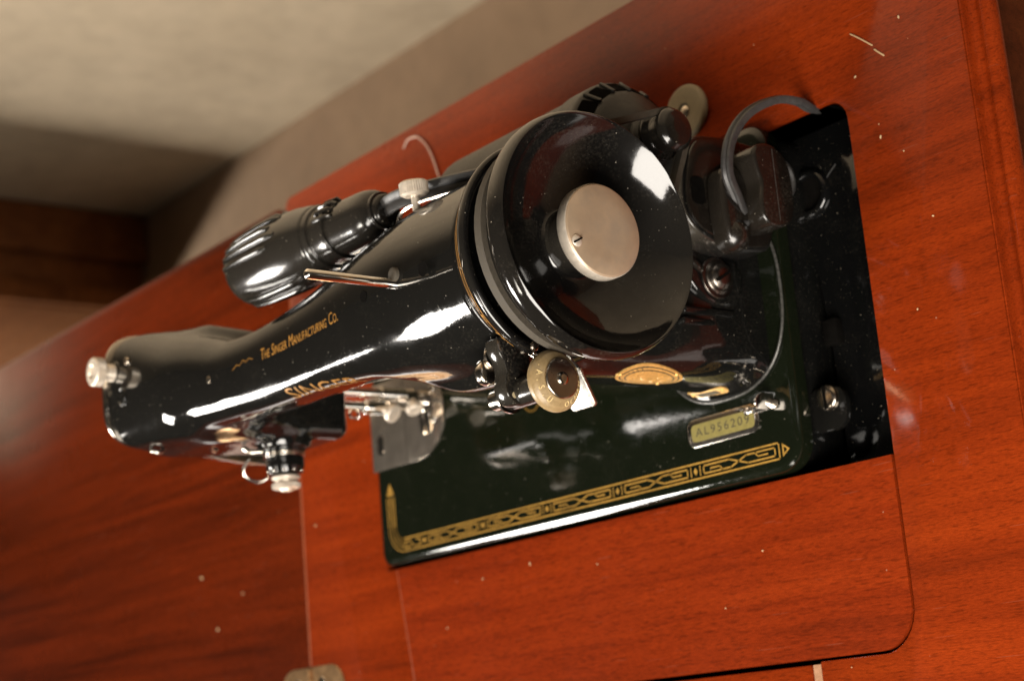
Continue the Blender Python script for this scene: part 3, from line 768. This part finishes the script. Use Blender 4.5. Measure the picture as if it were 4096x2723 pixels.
# SIMANCO U.S.A. moulded round the sloping face, tops towards the hub
V, F2 = [], []
s_ = 'SIMANCO  U.S.A.'
a_start = math.radians(-28); a_step = math.radians(17)
for i, ch in enumerate(s_):
    if ch in ' ': continue
    tv, tf = text_data(ch, 3.3, 0.18, 0, 1.0, 2)
    ang = a_start + a_step * i            # angle in the (y,z) plane seen from +x, image-wise counter-clockwise
    b = len(V)
    for v in tv:
        # the ring seen from +x: u to the viewer's right (+y), w up (+z)
        rr = 11.0 - v.y; aa = ang - v.x / 11.0
        xx = XT + 388.0 - (rr - 9.0) * (1.8 / 3.2) * 1.0 + 0.10 + v.z
        V.append((xx, TY - rr * math.cos(aa) * 0 + rr * math.sin(-aa), TZ - rr * math.cos(aa)))
    F2 += [tuple(b + q for q in f) for f in tf]
mesh('tyre_lettering', V, F2, M_lettering, bw, False)

# ------------------------------------------------------------------ spool pin, holes and arm fittings
sp_ = lathe('spool_pin', rounded([(-6, 2.3), (45, 2.3), (46, 1.2), (46, 0)], .5), (306, 89.5, 194.0), (-0.055, 0.02, 1), M_bright, sm, 24)
lathe('oil_hole_plug', rounded([(-1, 3.4), (.9, 3.2), (1.3, 1.6), (1.3, 0)], .5), (307.5, 93.5, 195.4), (0, 0, 1), M_belt, arm, 24)
for (x, y, z, r) in ((333, 88.9, 197.2, 3.4), (277, 91.4, 192.0, 2.6)):
    lathe('oil_hole', rounded([(.05, 0), (.05, r * .8), (.12, r)], .05), (x, y, z), (0, -0.04, 1), M_dark, arm, 24)
for (x, y, z, r) in ((120, 86, 189.6, 2.5), (42, 113.4, 199.4, 2.3)):
    lathe('arm_screw', rounded([(-.4, r), (.5, r * .95), (.9, r * .5), (.95, 0)], .3), (x, y, z), (0, 0, 1), M_satin, arm, 20)

# face plate closing the needle end
fp = [(66, 84), (67.2, 150), (68.2, 172), (70, 186), (75, 195), (84, 200.4), (101, 201.4), (117, 200.2), (128, 195), (134, 184), (135.6, 168), (134, 130), (128, 84)]
fp_ = prism('face_plate', [(p.x, p.y) for p in catmull([(101 + (a - 101) * 1.03, 142 + (b - 142) * 1.018, 0) for a, b in fp], 4, True)], (17.6, 0, 0), (0, 1, 0), (0, 0, 1), (-1, 0, 0), 2.4, M_chrome, sm, .7, 2)
# thread guides along the front edge of the head
tube('thread_guide', [(30, 68.5, 180), (33, 64, 181), (35, 62.5, 177), (33, 65, 173)], 1.1, M_chrome, sm, 10, 5)
tube('take_up_hook', [(52, 67.5, 153), (50, 63, 152), (47, 62.5, 147), (46, 66.5, 145)], 1.1, M_chrome, sm, 10, 5)
# pressure regulating thumb screw on the top of the head
ts = lathe('pressure_screw', rounded([(-6, 5.0), (7, 5.0), (7, 3.8), (9, 3.8)], .3) + [(9.1, 7.4), (9.7, 8.2), (14.5, 8.2), (15.3, 7.5), (15.5, 4.6), (14.1, 3.8), (13.9, 0)], (26, 110, 198), (0, 0, 1), M_knurl, sm, 96, angle=40,
           rmod=lambda h, r, i: r + (.22 if i % 2 else -.22) * (1 if 9.6 < h < 14.6 else 0))
lathe('screw_collar', rounded([(-2, 7), (.6, 6.8), (1.4, 5.0), (1.4, 4.4)], .5), (26, 110, 199), (0, 0, 1), M_black, sm, 32)
lathe('head_oil_cup', rounded([(.2, 0), (.2, 3.6), (.9, 4.6), (.6, 5.4), (-1, 5.6)], .3), (36, 94, 200), (0, 0, 1), M_black, sm, 28)

# tension unit on the operator side of the head
TXc, TZc = 65.0, 112.0
def tl(name, prof, mat, parent, seg=48, **kw): return lathe(name, prof, (TXc, 62, TZc), (0, -1, 0), mat, parent, seg, **kw)
tn = tl('tension_unit', rounded([(-3, 0), (-3, 12.8), (2, 13), (3, 11.5), (3, 0)], .8), M_black, sm)
tl('tension_disc', rounded([(3.0, 0), (3.0, 12.2), (3.9, 12.6), (4.3, 11.5), (4.3, 0)], .3), M_bright, tn)
tl('tension_disc', rounded([(4.7, 0), (4.7, 12.2), (5.6, 12.6), (6.0, 11.5), (6.0, 0)], .3), M_bright, tn)
tl('numbered_dial', rounded([(6.2, 0), (6.2, 11.3), (12.0, 11.3), (12.8, 10.6), (15.6, 9.6), (15.6, 0)], .5), M_black, tn)
for k in range(10):
    a_ = 2 * PI * k / 10
    tl_o = lathe('dial_bead', rounded([(0, 1.1), (.6, 1.0), (.9, .5), (.95, 0)], .3), (TXc + 9.9 * math.cos(a_), 62 - 14.0, TZc + 9.9 * math.sin(a_)), (0, -1, 0), M_bright, tn, 12)
tl('thumb_nut', rounded([(15.6, 0), (15.6, 6.5), (17.0, 8.4), (18.4, 8.2), (19.4, 6.4), (20.6, 6.2)], .4) + [(20.8, 7.6), (21.2, 8.2), (23.4, 8.2), (24.0, 7.4), (24.2, 4.0), (25.4, 3.4), (25.5, 0)], M_knurl, tn, 72, angle=40,
   rmod=lambda h, r, i: r + (.28 if i % 2 else -.28) * (1 if 21.0 < h < 23.6 else 0))
tube('check_spring', [(52, 57, 128), (50, 52, 131), (49, 47, 129), (50, 44, 122), (53, 46, 117)], .9, M_chrome, tn, 10, 6)
tube('tension_lever', [(56, 63, 134), (60, 60, 131), (66, 59.5, 127)], 1.5, M_chrome, tn, 10, 5)
lathe('tension_stud', rounded([(0, 2.6), (2.4, 2.5), (3.4, 1.4), (3.5, 0)], .6), (73.5, 63.5, 108), (0.3, -1, 0), M_chrome, tn, 20)

# presser bar, needle bar, clamp, needle and foot
pb = lathe('presser_bar', rounded([(16, 0), (16, 4.0), (40, 4.0), (40, 3.4), (90, 3.4), (90, 0)], .3), (62, 99.5, 0), (0, 0, 1), M_bright, sm, 24)
lathe('presser_lifter', rounded([(0, 0), (0, 4.2), (2, 4.6), (3, 4.0), (3.4, 0)], .5), (57.5, 96, 34), (-1, -.4, 0), M_bright, pb, 24)
ft = prism('presser_foot', [(55.5, 101), (68.5, 101), (68.5, 92), (66.5, 78), (64, 75.5), (63.0, 78), (63, 90), (61.2, 90), (61.2, 78), (60, 75.5), (57.5, 78), (55.5, 92)], (0, 0, BT + 1.2), (1, 0, 0), (0, 1, 0), (0, 0, 1), 1.7, M_bright, pb, .4, 1)
box('foot_shank', (62, 98.5, 14), (8, 7.5, 16), M_chrome, pb, 1.2)
lathe('foot_thumb_screw', rounded([(0, 2.4), (5, 2.4), (5, 5.4), (8, 5.4), (8.6, 4.6), (8.6, 0)], .4), (64, 96, 18), (0.45, -0.9, 0), M_knurl, pb, 32)
nb = lathe('needle_bar', rounded([(44, 0), (44, 3.2), (90, 3.2), (90, 0)], .3), (62, 90.5, 0), (0, 0, 1), M_bright, sm, 24)
lathe('needle_clamp', rounded([(38, 0), (38, 4.6), (52, 4.8), (52, 0)], .7), (62, 90.5, 0), (0, 0, 1), M_bright, nb, 28)
lathe('clamp_thumb_screw', rounded([(0, 2.2), (7, 2.2), (7, 6.0), (9.8, 6.0), (10.4, 5.2), (10.4, 0)], .4), (64, 90, 40), (.75, -.5, -.3), M_knurl, nb, 36)
tube('needle_bar_guide', [(62, 87, 57), (60, 84, 55), (58, 84.5, 60), (61, 87, 62)], .9, M_bright, nb, 8, 5)
lathe('needle', [(8, 0), (9, .6), (30, .8), (38, 1.0), (38, 0)], (62, 90.5, 0), (0, 0, 1), M_bright, nb, 10)

# ------------------------------------------------------------------ badges of the pillar
def skin_ys(xs, zs):
    x = np.array(xs, float); z = np.array(zs, float); a = np.full(x.shape, 20.0); b = np.full(x.shape, 92.0)
    for _ in range(28):
        m_ = (a + b) / 2; o_ = field(x, m_, z) > 0
        a = np.where(o_, m_, a); b = np.where(o_, b, m_)
    return a
def skin_y(x, z): return float(skin_ys([x], [z])[0])
def drop(V):
    """resolve (x, offset, z) triples to points lying on the operator side of the pillar"""
    ys = skin_ys([v[0] for v in V], [v[2] for v in V])
    return [(v[0], y - v[1], v[2]) for v, y in zip(V, ys)]
def skin_patch(name, outline, off, mat, parent, rings=5):
    """closed outline in (x,z) laid on the operator side of the pillar"""
    cx = sum(p[0] for p in outline) / len(outline); cz = sum(p[1] for p in outline) / len(outline)
    V = []; F_ = []; n = len(outline)
    for k in range(rings + 1):
        s = 1 - k / rings
        if k == rings: V.append((cx, off, cz)); break
        o = off if k else 0.0
        for x, z in outline:
            X, Z = cx + (x - cx) * (1 if k <= 1 else 1 - (k - 1) / (rings - 1)), cz + (z - cz) * (1 if k <= 1 else 1 - (k - 1) / (rings - 1))
            V.append((X, o, Z))
    for k in range(rings - 1):
        for i in range(n): F_.append((k * n + i, k * n + (i + 1) % n, (k + 1) * n + (i + 1) % n, (k + 1) * n + i))
    c = len(V) - 1
    for i in range(n): F_.append(((rings - 1) * n + i, (rings - 1) * n + (i + 1) % n, c))
    return mesh(name, drop(V), F_, mat, parent, True, 40)
BCX, BCZ = 329.0, 64.0
def oval(a, b, n=40, cx=BCX, cz=BCZ): return [(cx + a * math.cos(2 * PI * k / n), cz + b * math.sin(2 * PI * k / n)) for k in range(n)]
bdg = skin_patch('maker_badge', oval(10.8, 20), .55, M_badge, sm)
skin_patch('badge_dark_ring', oval(9.6, 18.0), .62, M_ink, bdg)
skin_patch('badge_ring', oval(9.1, 17.2), .66, M_badge, bdg)
skin_patch('badge_dark_ring', oval(7.8, 15.0), .70, M_ink, bdg)
skin_patch('badge_core', oval(7.2, 14.2), .78, M_badge, bdg)
# lettering runs round the border of the oval
V, F2 = [], []
for txt, sgn in (('THE SINGER', 1), ('MANFG. CO.', -1)):
    for i, ch in enumerate(txt):
        if ch == ' ': continue
        tv, tf = text_data(ch, 2.2, 0, 0, 1, 2); b = len(V)
        a_ = (PI / 2 - sgn * (i - (len(txt) - 1) / 2) * 0.2) if sgn > 0 else (-PI / 2 + (i - (len(txt) - 1) / 2) * 0.2)
        for v in tv:
            aa = a_ - sgn * v.x / 15; gr = v.y * sgn
            x = BCX + (8.5 + gr) * math.cos(aa); z = BCZ + (16.1 + gr) * math.sin(aa)
            V.append((x, .74, z))
        F2 += [tuple(b + q for q in f) for f in tf]
mesh('badge_lettering', drop(V), F2, M_ink, bdg, False)
# raised emblem: shuttle-and-needle device in low relief, with pins
V, F2 = [], []
random.seed(11)
def blob(x, z, a, b, h, rot=0.0):
    bidx = len(V); n = 14
    for k in range(n):
        t = 2 * PI * k / n; px = a * math.cos(t); pz = b * math.sin(t)
        X, Z = x + px * math.cos(rot) - pz * math.sin(rot), z + px * math.sin(rot) + pz * math.cos(rot)
        V.append((X, .72, Z))
    V.append((x, .8 + h, z))
    for k in range(n): F2.append((bidx + k, bidx + (k + 1) % n, bidx + n))
for k in range(9): blob(BCX - 4.8 + 9.6 * k / 8, BCZ + 9.2 + 1.2 * math.sin(k * 1.3), .8, 1.0, .5)
blob(BCX, BCZ + 2, 5.4, 3.2, 1.0, .5); blob(BCX, BCZ + 2, 3.0, 6.2, 1.0, -.6); blob(BCX - 3, BCZ - 5, 3.2, 2.0, .9, .3); blob(BCX + 3.2, BCZ - 5.5, 3.0, 2.1, .9, -.4); blob(BCX, BCZ - 10, 4.6, 1.5, .7)
mesh('badge_emblem', drop(V), F2, M_badge, bdg, True, 80)
for x, z in ((BCX - 7.2, BCZ - 12), (BCX + 7.4, BCZ - 11.5), (BCX, BCZ + 18.6)):
    lathe('badge_pin', rounded([(0, 1.15), (.5, 1.0), (.8, .5), (.85, 0)], .3), (x, skin_y(x, z) - .5, z), (0, -1, 0), M_badge, bdg, 12)
# small model plate below it
mp_ = [(318.6 + a, 14.6 + b) for a, b in rrect(26, 7.4, 3.5, 5)]
mpl = skin_patch('model_plate', mp_, .45, M_badge, sm, 4)
skin_patch('plate_window', [(318.6 + a, 14.6 + b) for a, b in rrect(14.5, 4.6, .8, 2)], .52, M_ink, mpl, 3)
for x in (308.2, 329.0): lathe('plate_pin', rounded([(0, 1.2), (.5, 1.0), (.8, .5), (.85, 0)], .3), (x, skin_y(x, 14.6) - .4, 14.6), (0, -1, .4), M_badge, mpl, 12)
# stitch regulator lever, a polished finger plate standing out from the pillar
rgp = prism('stitch_lever', rrect(18, 20, 2.0, 4), (327, 41.5, 108.5), (1, -.02, .035), (0, .9, .43), (-.035, -.43, .9), 1.8, M_pad, sm, .5, 2)

# ------------------------------------------------------------------ motor, bracket, belt, terminal box
MY, MZ = 155.5, 82.0
mt = lathe('motor', rounded([(222, 0), (222, 22), (226, 30), (236, 34.5), (330, 34.5), (333, 35.6), (348, 35.6), (358, 27), (364, 18), (366, 14), (366, 0)], 1.6, 4), (0, MY, MZ), AXD, M_crinkle, sm, 96, 40)
for a_ in (78, 56, 34, 12, -10, -32, -54):          # ventilation windows round the chamfer of the end bell
    a_ = math.radians(a_); rad = Vector((0.65, .76 * math.cos(a_), .76 * math.sin(a_))).normalized(); tan = Vector((0, -math.sin(a_), math.cos(a_))); alo = rad.cross(tan)
    c = Vector((353, MY + 31.4 * math.cos(a_), MZ + 31.4 * math.sin(a_)))
    prism('vent_window', rrect(8.6, 7.2, .8, 2), c - rad * .1, alo, tan, rad, .35, M_dark, mt, 0)
    prism('vent_rib', rrect(10.5, 2.4, .8, 2, 0, 6.0), c - rad * .6, alo, tan, rad, 1.5, M_crinkle, mt, .4, 1)
lathe('motor_boss', rounded([(360, 14), (368, 13), (371, 11), (371, 0)], 1), (0, MY, MZ), AXD, M_crinkle, mt, 40)
lathe('motor_pulley', rounded([(370, 0), (370, 11.8), (372.6, 12.2), (374.4, 9.0), (379.6, 9.0), (381.0, 10.8), (383.2, 10.6), (385.6, 8.4), (386.4, 4), (386.5, 0)], .7), (0, MY, MZ), AXD, M_bakelite, mt, 56)
# belt: outer tangents between wheel groove and pulley
c1 = Vector((AY, AZ)); r1 = 48.0; c2 = Vector((MY, MZ)); r2 = 10.4
dv = c2 - c1; L = dv.length; base = math.atan2(dv.y, dv.x); off = math.acos((r1 - r2) / L)
path = []
def P2(c, r, a): return (378.6, c.x + r * math.cos(a), c.y + r * math.sin(a))
a1_, a2_ = base + off, base - off + 2 * PI
for k in range(41): path.append(P2(c1, r1, a1_ + (a2_ - a1_) * k / 40))
s1, e1 = P2(c1, r1, a2_), P2(c2, r2, base - off)
for k in range(1, 10): path.append(tuple(s1[i] + (e1[i] - s1[i]) * k / 10 for i in range(3)))
for k in range(21): path.append(P2(c2, r2, base - off + (2 * off) * k / 20))
s1, e1 = P2(c2, r2, base + off), P2(c1, r1, a1_)
for k in range(1, 10): path.append(tuple(s1[i] + (e1[i] - s1[i]) * k / 10 for i in range(3)))
sweep('drive_belt', path, [(-2.3, -1.5), (2.3, -1.5), (2.3, 1.5), (-2.3, 1.5)], M_belt, sm, closed=True, up=(1, 0, 0))
# motor bracket on the end of the pillar
mb = prism('motor_bracket', [(p.x, p.y) for p in catmull([(84, 24, 0), (96, 20, 0), (108, 26, 0), (124, 40, 0), (132, 64, 0), (128, 84, 0), (112, 84, 0), (98, 62, 0), (86, 50, 0), (81, 36, 0)], 4, True)], (340, 0, 0), (0, 1, 0), (0, 0, 1), (1, 0, 0), 16.5, M_black, sm, 1.5, 3)
for k, (y, h) in enumerate(((77.5, 6.0), (72.5, 4.5))):
    prism('bracket_ledge', rrect(34, 3.4, 1.4, 3, 44, 0), (344, y, 0), (0, 0, 1), (0, 1, 0), (1, 0, 0), h + 5.5, M_black, mb, .9, 2)
sc_ = lathe('bracket_screw', rounded([(0, 8.6), (1.4, 8.6), (2.0, 7.2), (4.6, 6.6), (6.2, 4.2), (6.6, 0)], .7), (356.5, 94.5, 38), (1, -.05, .1), M_screw, mb, 36)
prism('bracket_screw_slot', rrect(1.5, 12, .2, 1), (361.6, 94.5, 38.6), Vector((0, .85, .5)), Vector((0, -.5, .85)), (1, 0, 0), 1.6, M_dark, mb, 0)
lathe('bracket_washer', rounded([(0, 10.6), (.9, 10.4), (1.0, 8)], .3), (356.4, 94.5, 38), (1, 0, 0), M_screw, mb, 36)
# terminal box
tb_out = [(105, 26), (112, 12), (150, 6), (160, 12), (161, 52), (152, 66), (126, 72), (112, 64), (106, 46)]
tb = prism('terminal_box', [(p.x, p.y) for p in catmull([(a, b, 0) for a, b in tb_out], 5, True)], (352, 0, 0), (0, 1, 0), (0, 0, 1), (1, 0, 0), 20, M_box, sm, 1.6, 3)
prism('terminal_face', [(p.x, p.y) for p in catmull([(130 + (a - 130) * .93, 38 + (b - 38) * .93, 0) for a, b in tb_out], 5, True)], (372, 0, 0), (0, 1, 0), (0, 0, 1), (1, 0, 0), 1.8, M_plug, tb, .8, 2)
prism('terminal_socket', rrect(14, 9, 3, 4), (373.6, 131, 62), (0, 1, 0), (0, 0, 1), (1, 0, 0), .5, M_dark, tb, 0)
tube('box_cable', [(352, 116, 66), (356, 106, 60), (357, 100, 52), (356, 98, 48)], 2.0, M_plug, tb, 10, 5)

# ------------------------------------------------------------------ lamp behind the arm
LX, LY, LZ = 264.0, 142.0, 165.0
LA = Vector((-1.1, 0.0, 0.05))
LS = 1.1; LA = LA.normalized()
def ll(name, prof, mat, parent, seg=72, **kw): return lathe(name, [(h * LS, r) for h, r in prof], (LX, LY, LZ), LA, mat, parent, seg, **kw)
lp = ll('lamp', [(0, 0), (0, 6.6), (.8, 7.8), (3, 8.4), (4, 8.4), (5, 10.2), (8, 12.2), (12, 13.3), (16, 13.6), (34, 14.0), (35, 14.2)], M_bakelite, sm, angle=50)
ll('socket_ring', rounded([(2.6, 8.0), (2.6, 9.6), (4.4, 9.8), (4.6, 8.4)], .4), M_bakelite, lp, angle=45)
ll('lamp_collar', rounded([(33, 14.0), (33, 15.4), (35.6, 15.6), (36, 15.0), (44, 15.6), (44.4, 16.8), (47, 17.4), (48, 17.4)], .5), M_bakelite, lp, angle=45)
ll('lamp_shade', [(47.5, 17.0), (48, 17.8), (50, 18.2), (54, 19.2), (62, 20.6), (76, 21.2), (94, 20.8), (106, 19.6), (112, 18.2), (115, 16.4), (116, 14.6), (115.4, 13.8), (112, 15), (96, 18.5), (58, 18.0)], M_bakelite, lp, 96, angle=60)
ll('lamp_nose', [(115, 14.8), (116.6, 12), (117.2, 7), (117.2, 0)], M_bakelite, lp, 64, angle=50)
a_, u_, v_ = frame(LA)
def lpt(h, ang, r): return Vector((LX, LY, LZ)) + a_ * h * LS + (u_ * math.cos(ang) + v_ * math.sin(ang)) * r
for ang, h0, h1 in ((62, 72, 114), (46, 67, 115), (30, 72, 115), (14, 66, 115), (-2, 72, 114), (-66, 60, 110), (-84, 66, 110), (80, 72, 112), (98, 70, 112)):
    A_ = math.radians(ang)
    for dh, sgn in ((0, 1),):
        pts = []
        for k in range(13):
            h = h0 + (h1 - h0) * k / 12
            rr = np.interp(h, [50, 62, 76, 94, 106, 112, 115], [18.2, 20.6, 21.2, 20.8, 19.6, 18.2, 16.4])
            pts.append(lpt(h, A_, float(rr) + (.45 if 0 < k < 12 else -.8)))
        sweep('shade_rib', pts, circle2(1.45, 10, 1.45), M_bakelite, lp, up=(0, 0, 1))
for k, ang in enumerate((14, 30, 46, 62)):
    A_ = math.radians(ang); sweep('collar_lug', [lpt(27 + k % 2, A_, 13.8), lpt(29, A_, 15.4), lpt(38, A_, 16.0), lpt(40, A_, 15.0)], circle2(1.1, 8), M_bakelite, lp)
# bracket strip, thumb screw and flat twin lead
sweep('lamp_bracket', catmull([(279, 129, 171), (290, 130.5, 176), (304, 131, 176.5), (322, 129.5, 175), (350, 126, 174)], 8), [(-.5, -2.2), (.5, -2.2), (.5, 0.6), (-.5, 0.6)], M_chrome, lp, up=(0, .8, .6))
lathe('bracket_thumb_screw', rounded([(-3, 2.0), (4, 2.0), (4, 5.2), (5, 6.4)], .4) + [(5.2, 6.7), (10.5, 6.7), (11.2, 6.0), (11.4, 0)], (303, 130.5, 176.5), (.05, 1, 0.12), M_knurl, lp, 72, angle=40, rmod=lambda h, r, i: r + (.2 if i % 2 else -.2) * (1 if 5.1 < h < 10.6 else 0))
sweep('lamp_lead', [tuple(p) for p in catmull([(262, LY, LZ + 1), (276, LY, LZ + 4), (300, LY - 2, LZ + 2), (330, LY - 5, LZ - 4), (352, LY - 8, LZ - 10)], 8)], [(-4.6, 0), (-4.0, 1.8), (-1.2, 1.8), (0, 0.8), (1.2, 1.8), (4.0, 1.8), (4.6, 0), (4.0, -1.8), (1.2, -1.8), (0, -0.8), (-1.2, -1.8), (-4.0, -1.8)], M_cord, lp, up=(0, .9, .4))

# ================================================================== THINGS AROUND THE MACHINE
pg = thing('power_plug', 'black bakelite plug with grey twin cord pushed into the motor terminal box', 'plug', (374, 131, 38))
pf = [(111, 27), (115, 22), (123, 19.5), (140, 20), (148, 24), (151.5, 32), (150.5, 40), (146, 44.5), (138, 43.5), (131, 41.5), (122, 43), (114, 42), (110, 36)]
pbody = prism('plug_body', [(p.x, p.y) for p in catmull([(a, b, 0) for a, b in pf], 5, True)], (378, 0, 0), (0, 1, 0), (0, 0, 1), (1, 0, 0), 18, M_plug, pg, 1.8, 3)
prism('plug_seam', rrect(.3, 36, .1, 1), (396.05, 131, 31.5), (0, 0, 1), (0, 1, 0), (1, 0, 0), .1, M_bead, pbody, 0)
prism('plug_skirt', [(p.x, p.y) for p in catmull([(112, 40, 0), (104, 44, 0), (101, 50, 0), (106, 56, 0), (118, 58, 0), (136, 57, 0), (141, 52, 0), (140, 43, 0), (126, 38, 0)], 5, True)], (374, 0, 0), (0, 1, 0), (0, 0, 1), (1, 0, 0), 12, M_plug, pg, 3.0, 4)
lathe('plug_nub', [(0, 8.4), (5, 8.4), (8, 7.6), (10.5, 5.6), (12, 3), (12.4, 0)], (376, 108.5, 48), (1, -.1, .1), M_plug, pg, 40)
twin = [(-4.0, 0), (-3.2, 1.9), (-1.6, 2.1), (0, 1.2), (1.6, 2.1), (3.2, 1.9), (4.0, 0), (3.2, -1.9), (1.6, -2.1), (0, -1.2), (-1.6, -2.1), (-3.2, -1.9)]
cord_pts = [(384, 119, 44), (387, 125, 50), (390.5, 136, 58), (392, 152, 54.5), (394, 166, 43), (397, 174.5, 26), (399, 175.5, 12), (397.5, 174, 0), (394, 178, -14), (390, 186, -40)]
twin = [(a * .72, b * .95) for a, b in twin]
sweep('cord', catmull(cord_pts, 10), twin, M_cord, pg, up=(1, 0, 0))
loop_pts = [(380 + 8 * k / 11, 139.5 + 8.6 * math.cos(math.radians(230 + 28 * k)), 13 + 8.6 * math.sin(math.radians(230 + 28 * k))) for k in range(12)]
sweep('cord_loop', catmull(loop_pts, 10), twin, M_cord, pg, up=(0, 0, 1))

# loose thread lying behind the machine
th = tube('loose_thread', [(52, 269, .9), (58, 273, 1.2), (68, 271.5, .9), (78, 262, 1.1), (84, 250, .9), (87.5, 240, 1.0), (92, 228, .9), (99, 206, .9)], .6, M_thread, None, 8, 8)
tag(th, 'pale pinkish loose thread curling on the wood behind the machine arm', 'thread')
sp1 = tube('wood_splinter', [(427.5, 202, .5), (433, 197.5, .7), (439.5, 191.5, .4)], .32, M_straw, None, 6, 4)
tag(sp1, 'longer pale straw splinter on the wood near the back right corner', 'splinter', 'splinters on the cabinet top')
sp2 = tube('wood_splinter', [(440.5, 189, .5), (443, 186.5, .7), (445.5, 184.0, .4)], .38, M_straw, None, 6, 4)
tag(sp2, 'shorter pale straw splinter at the end of the longer one', 'splinter', 'splinters on the cabinet top')
# crumbs and lint on the varnish: uncountable
bm = bmesh.new()
def crumb(x, y, z, r):
    m_ = Matrix.Translation((x, y, z + r * .5)) @ Matrix.Rotation(random.random() * 6, 4, 'Z') @ Matrix.Diagonal((r * (1 + random.random()), r, r * .6, 1))
    bmesh.ops.create_icosphere(bm, subdivisions=1, radius=1, matrix=m_)
random.seed(5)
for x, y, r in ((427, 180, 1.0), (457, 199, 1.0), (437, 146, 1.1), (449, 135, .7), (-252, 25, 2.2), (-230, -16, 2.2), (-190, 6, 1.6), (-85, 40, 1.2), (100, -20, 1.1), (146, -17, 1.1), (60, -45, 1.0), (205, -25, .9), (300, -60, .8), (330, -35, .8), (444, 60, .9), (460, 100, .8)):
    crumb(x, y, 0.3, r * .5)
for _ in range(45):
    x = random.uniform(-250, 480); y = random.uniform(-110, 270)
    if -4 < x < 420 and -4 < y < 180: continue
    crumb(x, y, 0.3, random.uniform(.12, .28))
du = from_bm('dust_crumbs', bm, M_straw, None)
tag(du, 'scattered pale crumbs and lint lying on the cabinet top', 'dust', kind='stuff')

# ================================================================== ROOM BEHIND
def mottled(name, a, b, c, s1, s2, rough=0.85):
    m, nt, bs = new_mat(name); vec = objcoord(nt)
    n1 = noise(nt, vec, s1, 5, 0.6); n2 = noise(nt, vec, s2, 4, 0.6)
    col = ramp(nt, n1.outputs[0], [(0.3, a), (0.5, b), (0.7, c)]).outputs[0]
    f = ramp(nt, n2.outputs[0], [(0.35, (.92, .92, .92)), (0.65, (1.04, 1.04, 1.04))]).outputs[0]
    mul = N(nt, 'ShaderNodeMix'); mul.data_type = 'RGBA'; mul.blend_type = 'MULTIPLY'; mul.inputs[0].default_value = 1
    nt.links.new(col, mul.inputs[6]); nt.links.new(f, mul.inputs[7]); nt.links.new(mul.outputs[2], bs.inputs['Base Color'])
    bs.inputs['Roughness'].default_value = rough
    bp = N(nt, 'ShaderNodeBump'); bp.inputs['Strength'].default_value = 0.4; bp.inputs['Distance'].default_value = 0.004
    nt.links.new(n2.outputs[0], bp.inputs['Height']); nt.links.new(bp.outputs[0], bs.inputs['Normal'])
    return m
M_wall = mottled('plaster', (.41, .325, .225), (.45, .36, .25), (.49, .395, .28), 6, 26)
M_floor = mottled('floor_covering', (.225, .14, .08), (.265, .17, .098), (.30, .195, .118), 3, 30)
fl_ = mesh('floor', [(-6000, -3000, -740), (3000, -3000, -740), (3000, 874, -740), (-6000, 874, -740)], [(0, 1, 2, 3)], M_floor, None, False); tag(fl_, kind='structure')
wl_ = box('wall', (-1500, 880, 430), (9000, 20, 2350), M_wall, None, 0); tag(wl_, kind='structure')
ch = thing('wooden_chest', 'dark brown wooden chest standing against the plaster wall behind the cabinet', 'chest', (-2100, 780, -740))
box('chest_body', (-2110, 776, -420), (600, 180, 638), M_chest, ch, 4, 2)
box('side_stile', (-1797, 822, -420), (22, 88, 636), M_chest, ch, 5, 2)
box('side_stile', (-1797, 705, -420), (22, 34, 636), M_chest, ch, 4, 2)
